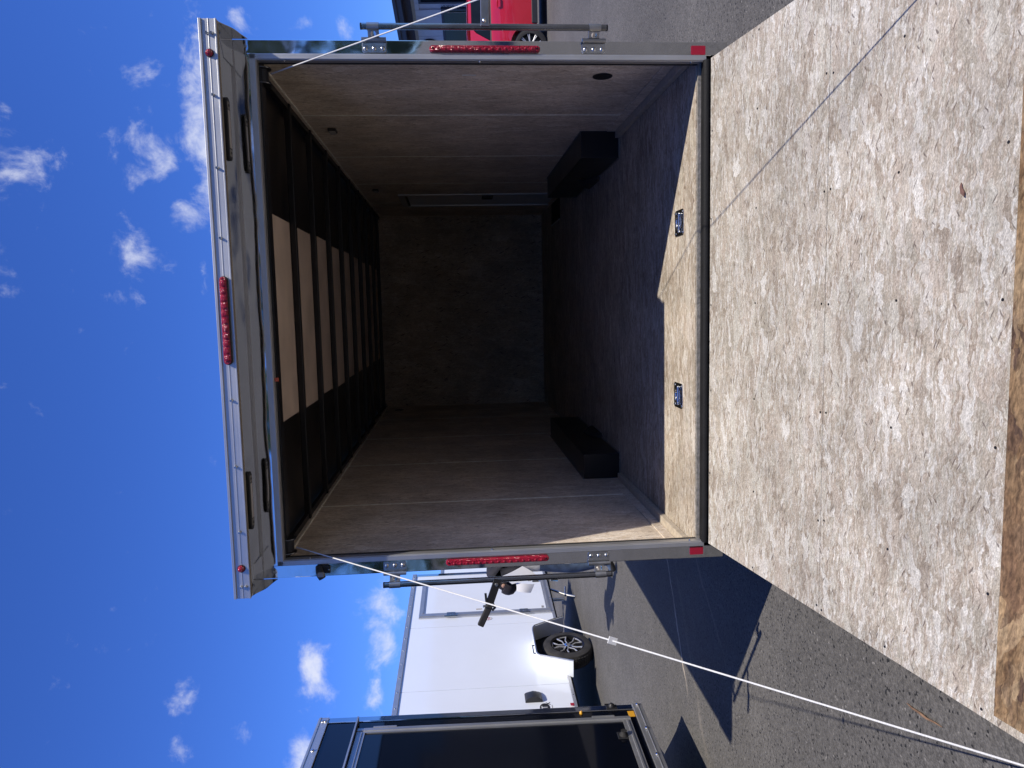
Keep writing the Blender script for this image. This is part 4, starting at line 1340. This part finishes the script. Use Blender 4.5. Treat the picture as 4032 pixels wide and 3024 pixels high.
# ------------------------------------------------------------------ building behind the car
def building():
    e = empty('building', (9.25, 20.0, 0), (0, 0, math.atan2(.34, .94)))
    # local y runs away along the wall, the viewer is on the -x side
    S0, S1, H = -5.0, 9.0, 3.60
    core = MB().box(.055, 7.0, S0, S1, 0, H)
    core.build('wall', 'siding', e)
    y = S0
    openings = [(-2.6, .14, .05, 3.11), (.35, 1.95, .95, 2.455), (3.2, 4.3, .9, 2.455), (5.6, 6.7, .9, 2.455)]
    bw = .285
    while y < S1 - .01:
        y1 = min(y + bw - .012, S1)
        segs = [(0.02, H - .26)]
        for a, b_, z0, z1 in openings:
            if y1 > a and y < b_:
                ns = []
                for lo, hi in segs:
                    if z0 > lo: ns.append((lo, min(hi, z0)))
                    if z1 < hi: ns.append((max(lo, z1), hi))
                segs = [q for q in ns if q[1] - q[0] > .02]
        for lo, hi in segs:
            bx('siding_board', 'siding', e, .0, .054, y, y1, lo, hi)
        y += bw
    for a, b_, z0, z1 in openings:
        w = MB()
        t_ = .07
        w.box(-.02, .05, a, b_, z1 - t_, z1).box(-.02, .05, a, b_, z0, z0 + t_).box(-.0195, .0495, a, a + t_, z0 + t_, z1 - t_).box(-.0195, .0495, b_ - t_, b_, z0 + t_, z1 - t_)
        wf = w.build('window', 'trim_navy', e)
        bx('pane', 'glass_dark', wf, .02, .03, a + t_, b_ - t_, z0 + t_, z1 - t_)
        mid = (a + b_) / 2
        bx('mullion', 'trim_navy', wf, .005, .0195, mid - .025, mid + .025, z0 + t_, z1 - t_)
        bx('sill', 'siding', wf, -.05, -.0205, a - .05, b_ + .05, z0 - .05, z0)
    bx('sash_rail', 'tan_trim', e, .0, .018, .52, .535, 1.02, 2.30)
    bx('frieze', 'soffit_navy', e, -.02, .0545, S0, S1, H - .255, H - .04)
    bx('tan_band', 'tan_trim', e, -.012, -.0005, S0, S1, H - .36, H - .262)
    bx('soffit', 'soffit_navy', e, -.60, .0, S0 - .4, S1 + .4, H - .039, H - .01)
    bx('fascia', 'trim_navy', e, -.64, -.602, S0 - .4, S1 + .4, H - .06, H + .185)
    bx('gutter', 'trim_navy', e, -.70, -.641, S0 - .4, S1 + .4, H + .08, H + .19, bevel=.02)
    MB().prism([(-.66, H + .192), (7.5, H + .192), (3.5, H + .62)], 'Y', S0 - .4, S1 + .4).build('roof', 'roofing', e)
    # big ring letter on the wall and the house number set in a column
    rg = MB()
    n = 28
    vs = []
    for k in range(n):
        a = 2 * PI * k / n
        for x in (-.012, -.06):
            for q in (1, .74):
                vs.append((x, 2.08 + .43 * q * math.cos(a), 2.905 + .305 * q * math.sin(a)))
    fs = []
    for k in range(n):
        j = (k + 1) % n
        for a, b_ in ((0, 1), (1, 3), (3, 2), (2, 0)):
            fs.append((k * 4 + a, k * 4 + b_, j * 4 + b_, j * 4 + a))
    rg.add(vs, fs)
    rg.build('letter', 'ink_black', e)
    for k, ch_ in enumerate('545'):
        text_obj(ch_, .155, 'ink_black', e, (-.003, .255, 2.365 - .135 * k), (PI / 2, 0, -PI / 2), 'house_number')
    return e
BD = building()
tag(BD, 'pale sided building with dark eaves and dark windows behind the red car', 'building')

# ------------------------------------------------------------------ person bending over papers
def skin_mesh(name, joints, edges, sub=2):
    """joints: list of (pos, (rx, ry)); grows one continuous surface"""
    me = bpy.data.meshes.new(name)
    me.from_pydata([j[0] for j in joints], edges, [])
    o = bpy.data.objects.new(name, me); col.objects.link(o)
    md = o.modifiers.new('skin', 'SKIN'); md.use_smooth_shade = True
    sv = me.skin_vertices[0].data
    for i, j in enumerate(joints):
        sv[i].radius = j[1] if isinstance(j[1], tuple) else (j[1], j[1])
        sv[i].use_root = (i == 0)
    ms = o.modifiers.new('sub', 'SUBSURF'); ms.levels = sub; ms.render_levels = sub
    dg = bpy.context.evaluated_depsgraph_get()
    m2 = bpy.data.meshes.new_from_object(o.evaluated_get(dg))
    o.modifiers.clear(); o.data = m2
    for p in m2.polygons: p.use_smooth = True
    return o

def person():
    e = empty('person', (-2.60, 4.42, 0))
    J = [((0, 0, .83), (.155, .115)), ((-.015, 0, .95), (.145, .105)), ((-.055, 0, 1.10), (.155, .115)), ((-.105, 0, 1.24), (.160, .105)), ((-.160, 0, 1.320), (.088, .075)),
         ((-.205, 0, 1.315), (.052, .055)), ((-.245, 0, 1.245), (.068, .070)), ((-.290, 0, 1.165), (.082, .090)), ((-.318, 0, 1.095), (.068, .074)),
         ((-.04, -.095, .75), (.100, .09)), ((-.085, -.10, .43), (.072, .068)), ((-.03, -.11, .09), (.048, .048)), ((-.15, -.12, .035), (.040, .034)),
         ((.0, .095, .75), (.095, .09)), ((.06, .12, .43), (.068, .068)), ((.13, .13, .09), (.045, .048)), ((.01, .14, .035), (.040, .034)),
         ((-.125, -.185, 1.285), (.062, .062)), ((-.06, -.235, 1.06), (.050, .050)), ((-.095, -.24, .955), (.036, .036)), ((-.13, -.225, .935), (.030, .022)),
         ((-.125, .185, 1.285), (.062, .062)), ((-.085, .230, 1.05), (.048, .048)), ((-.150, .10, .985), (.036, .036)), ((-.175, .04, .985), (.030, .022))]
    E_ = [(0, 1), (1, 2), (2, 3), (3, 4), (4, 5), (5, 6), (6, 7), (7, 8), (0, 9), (9, 10), (10, 11), (11, 12), (0, 13), (13, 14), (14, 15), (15, 16), (3, 17), (17, 18), (18, 19), (19, 20), (3, 21), (21, 22), (22, 23), (23, 24)]
    b = skin_mesh('body', J, E_, 3)
    b.parent = e
    me = b.data
    for mn in ('skin', 'navy_cloth', 'grey_cloth', 'denim', 'shoe', 'cap_cloth'):
        me.materials.append(MATS[mn])
    seg_mat = {}
    for k, (a, c) in enumerate(E_):
        seg_mat[k] = 1
    def segd(p, a, c):
        a, c = Vector(J[a][0]), Vector(J[c][0])
        d = c - a
        t = max(0, min(1, (p - a).dot(d) / d.length_squared))
        return (p - a - d * t).length / (.5 * (J[0][1][0] * 0 + 1)), t
    bm = bmesh.new(); bm.from_mesh(me)      # clean hems: cut the surface along the waist and the jacket edge
    for co_, no_ in (((0, 0, .815), (0, 0, 1)), ((0, 0, .95), (1.0, 0, 1))):
        bmesh.ops.bisect_plane(bm, geom=bm.verts[:] + bm.edges[:] + bm.faces[:], plane_co=co_, plane_no=no_)
    bm.to_mesh(me); bm.free()
    fdir = Vector((.9, 0, -.42))
    for p in me.polygons:
        ctr = p.center
        ds = [segd(ctr, *q)[0] for q in E_]
        best = min(range(len(E_)), key=lambda k: ds[k] / (1.6 if E_[k][1] in (1, 2, 3) else 1.0))
        a, c = E_[best]
        if c in (12, 16) and ctr.z < .075: mi = 4
        elif c in (20, 24) and ds[best] < .045: mi = 0
        elif a in (6, 7): mi = 0 if p.normal.dot(fdir) > .35 else 5
        elif a == 5 or (a == 4 and ctr.x < -.185): mi = 0
        elif c in (17, 18, 19, 21, 22, 23): mi = 1
        elif ctr.z < .815: mi = 3
        elif ctr.z + ctr.x < .95: mi = 2
        else: mi = 1
        p.material_index = mi
    # cap with a peak
    cp = MB()
    crown = Vector((-.296, 0, 1.150)); ax = Vector((-.42, 0, -.9)).normalized()
    cp.lathe([(.100, -.028), (.103, .0), (.103, .02), (.094, .055), (.070, .088), (.035, .103), (.004, .107)], crown, ax, 20)
    c = cp.build('cap', 'cap_cloth', e, smooth=True)
    fwd = Vector((.9, 0, -.42)).normalized()
    pk = MB()
    vs = []
    for k in range(9):
        a = -PI / 2 * .75 + PI * .75 * k / 8
        side = Vector((0, 1, 0))
        for rr in (.090, .165 if 0 < k < 8 else .10):
            vs.append(crown + ax * .004 - fwd * (-rr * math.cos(a)) * 1.0 + side * rr * .8 * math.sin(a))
    vs2 = [v + ax * .006 for v in vs]
    n = len(vs)
    fs = []
    for k in range(8):
        fs.append((2 * k, 2 * k + 1, 2 * k + 3, 2 * k + 2)); fs.append((n + 2 * k, n + 2 * k + 2, n + 2 * k + 3, n + 2 * k + 1))
        fs.append((2 * k + 1, n + 2 * k + 1, n + 2 * k + 3, 2 * k + 3))
    pk.add(vs + vs2, fs)
    pk.build('peak', 'cap_cloth', c, smooth=True)
    # ears, nose
    for s_ in (1, -1):
        MB().lathe([(.020, 0), (.022, .008), (.010, .014)], (-.272, s_ * .080, 1.195), (0, s_, 0), 10).build('ear', 'skin', e, smooth=True)
    # fingers closed on the sheets
    for hx, hy, hz, s_ in ((-.140, -.222, .933, -1), (-.182, .028, .985, 1)):
        for k in range(4):
            z0 = hz + .022 - .014 * k
            l = (.05, .056, .053, .042)[k]
            MB().tube([(hx, hy, z0), (hx - l * .6, hy - s_ * .012, z0 - .006), (hx - l * .9, hy - s_ * .038, z0 - .010)], [.0085, .008, .0065], 8).build('finger', 'skin', e, smooth=True)
        MB().tube([(hx + .012, hy - s_ * .010, hz + .028), (hx - .022, hy - s_ * .040, hz + .036), (hx - .045, hy - s_ * .045, hz + .030)], [.010, .009, .007], 8).build('thumb', 'skin', e, smooth=True)
    return e
PS = person()
tag(PS, 'person in a dark cap, dark jacket and jeans bending over white papers', 'person')
def sheet(name, corners, curl, label):
    a, b_, c_, d_ = [Vector(q) for q in corners]
    n = 8
    vs = []
    for off in (0, .0015):
        for i in range(n + 1):
            for j in range(n + 1):
                u, v = i / n, j / n
                p = a.lerp(b_, u).lerp(d_.lerp(c_, u), v)
                p = p + Vector((curl * math.sin(PI * u) * .3, -curl * math.sin(PI * v) + off, curl * u * u))
                vs.append(p)
    m_ = (n + 1) ** 2
    fs = []
    for i in range(n):
        for j in range(n):
            q = (i * (n + 1) + j, i * (n + 1) + j + 1, (i + 1) * (n + 1) + j + 1, (i + 1) * (n + 1) + j)
            fs.append(q); fs.append(tuple(m_ + k for k in q)[::-1])
    o = MB().add(vs, fs).build(name, 'paper', None, smooth=True)
    return tag(o, label, 'paper', 'papers in the bending person\'s hands')
sheet('paper_sheet', [(-2.715, 4.17, 1.235), (-2.79, 4.16, 1.09), (-2.70, 4.13, .83), (-2.60, 4.15, 1.0)], .02, 'white paper sheet held against the chest of the bending person')
sheet('paper_sheet', [(-2.775, 4.165, 1.07), (-2.865, 4.16, 1.05), (-2.885, 4.15, .905), (-2.79, 4.14, .88)], .015, 'white paper sheet hanging below the cap of the bending person')

# ------------------------------------------------------------------ small litter
tw = MB().tube([(-1.247, -.962, .004), (-1.243, -1.00, .008), (-1.236, -1.04, .008), (-1.232, -1.075, .010), (-1.224, -1.11, .007), (-1.221, -1.14, .003)], [.0012, .003, .0042, .0036, .0028, .001], 7).build('twig', 'twig_wood', None, smooth=True)
tag(tw, 'thin brown twig lying on the asphalt beside the ramp', 'twig')
cp_ = t2w((.285, -.03 - 1.30 * math.cos(TH), -.015 - 1.30 * math.sin(TH) + .004))
bc = MB().prism([(-.018, -.004), (-.006, .004), (.012, .003), (.020, -.003), (.006, -.003), (-.008, -.007)], 'Z', 0, .003).build('bark_chip', 'bark_red', None)
bc.location = cp_; bc.rotation_euler = (TH + TILT, 0, .3)
tag(bc, 'small brown bark chip lying on the pale ramp', 'bark chip')

# ------------------------------------------------------------------ trees behind the viewer, mirrored in the polished posts
def tree(x, y, h, r, seed, label):
    rr = random.Random(seed)
    e = empty('broadleaf_tree', (x, y, 0))
    tk = MB()
    tk.tube([(0, 0, -.05), (.05, .02, h * .22), (-.05, .05, h * .5), (.02, 0, h * .8)], [.26, .20, .13, .04], 10)
    for k in range(7):
        a = rr.uniform(0, 2 * PI); z0 = h * rr.uniform(.25, .6)
        tk.tube([(0, .03, z0), (r * .35 * math.cos(a), r * .35 * math.sin(a), z0 + h * .1), (r * .75 * math.cos(a), r * .75 * math.sin(a), z0 + h * .2)], [.09, .06, .02], 6)
    tk.build('trunk', 'bark', e, smooth=True)
    cl = []
    for k in range(60):
        a, q = rr.uniform(0, 2 * PI), rr.random() ** .5
        zz = rr.uniform(.16, 1.0)
        env = math.sin(PI * min(1, max(.08, (zz - .08) / .98))) ** .6
        cl.append((Vector((r * q * env * math.cos(a), r * q * env * math.sin(a), h * zz)), rr.uniform(.35, .85)))
    lf = MB()
    for c, cr in cl:
        for k in range(55):
            d = Vector((rr.gauss(0, 1), rr.gauss(0, 1), rr.gauss(0, .7))).normalized() * cr * rr.random() ** .4
            p = c + d
            u_ = Vector((rr.gauss(0, 1), rr.gauss(0, 1), rr.gauss(0, 1))).normalized()
            v_ = u_.orthogonal().normalized()
            s_ = rr.uniform(.12, .24)
            lf.add([p - u_ * s_, p + v_ * s_ * .55, p + u_ * s_, p - v_ * s_ * .55], [(0, 1, 2, 3)])
    o = lf.build('crown', 'leaves', e)
    tag(e, label, 'tree', 'trees behind the viewer')
spots = [(2.6, -16, 8.6, 3.4), (6.6, -14.0, 9.6, 3.6), (10.8, -15.0, 9.6, 3.8), (-2.5, -19, 6.0, 3.0), (-7.5, -21, 5.2, 3.0), (-13, -20, 6.2, 3.2), (15.5, -14, 8.5, 3.4), (-18.5, -18, 5.0, 3.0)]
words = ['tall leafy tree mirrored in the right post nearest the middle', 'tallest leafy tree behind the viewer on the right', 'wide leafy tree at the right behind the viewer', 'leafy tree straight behind the viewer',
         'low leafy tree mirrored in the left post', 'leafy tree far left behind the viewer', 'leafy tree at the far right behind the viewer', 'lowest leafy tree at the far left behind the viewer']
for k, (q, w_) in enumerate(zip(spots, words)):
    tree(*q, 100 + k, w_)
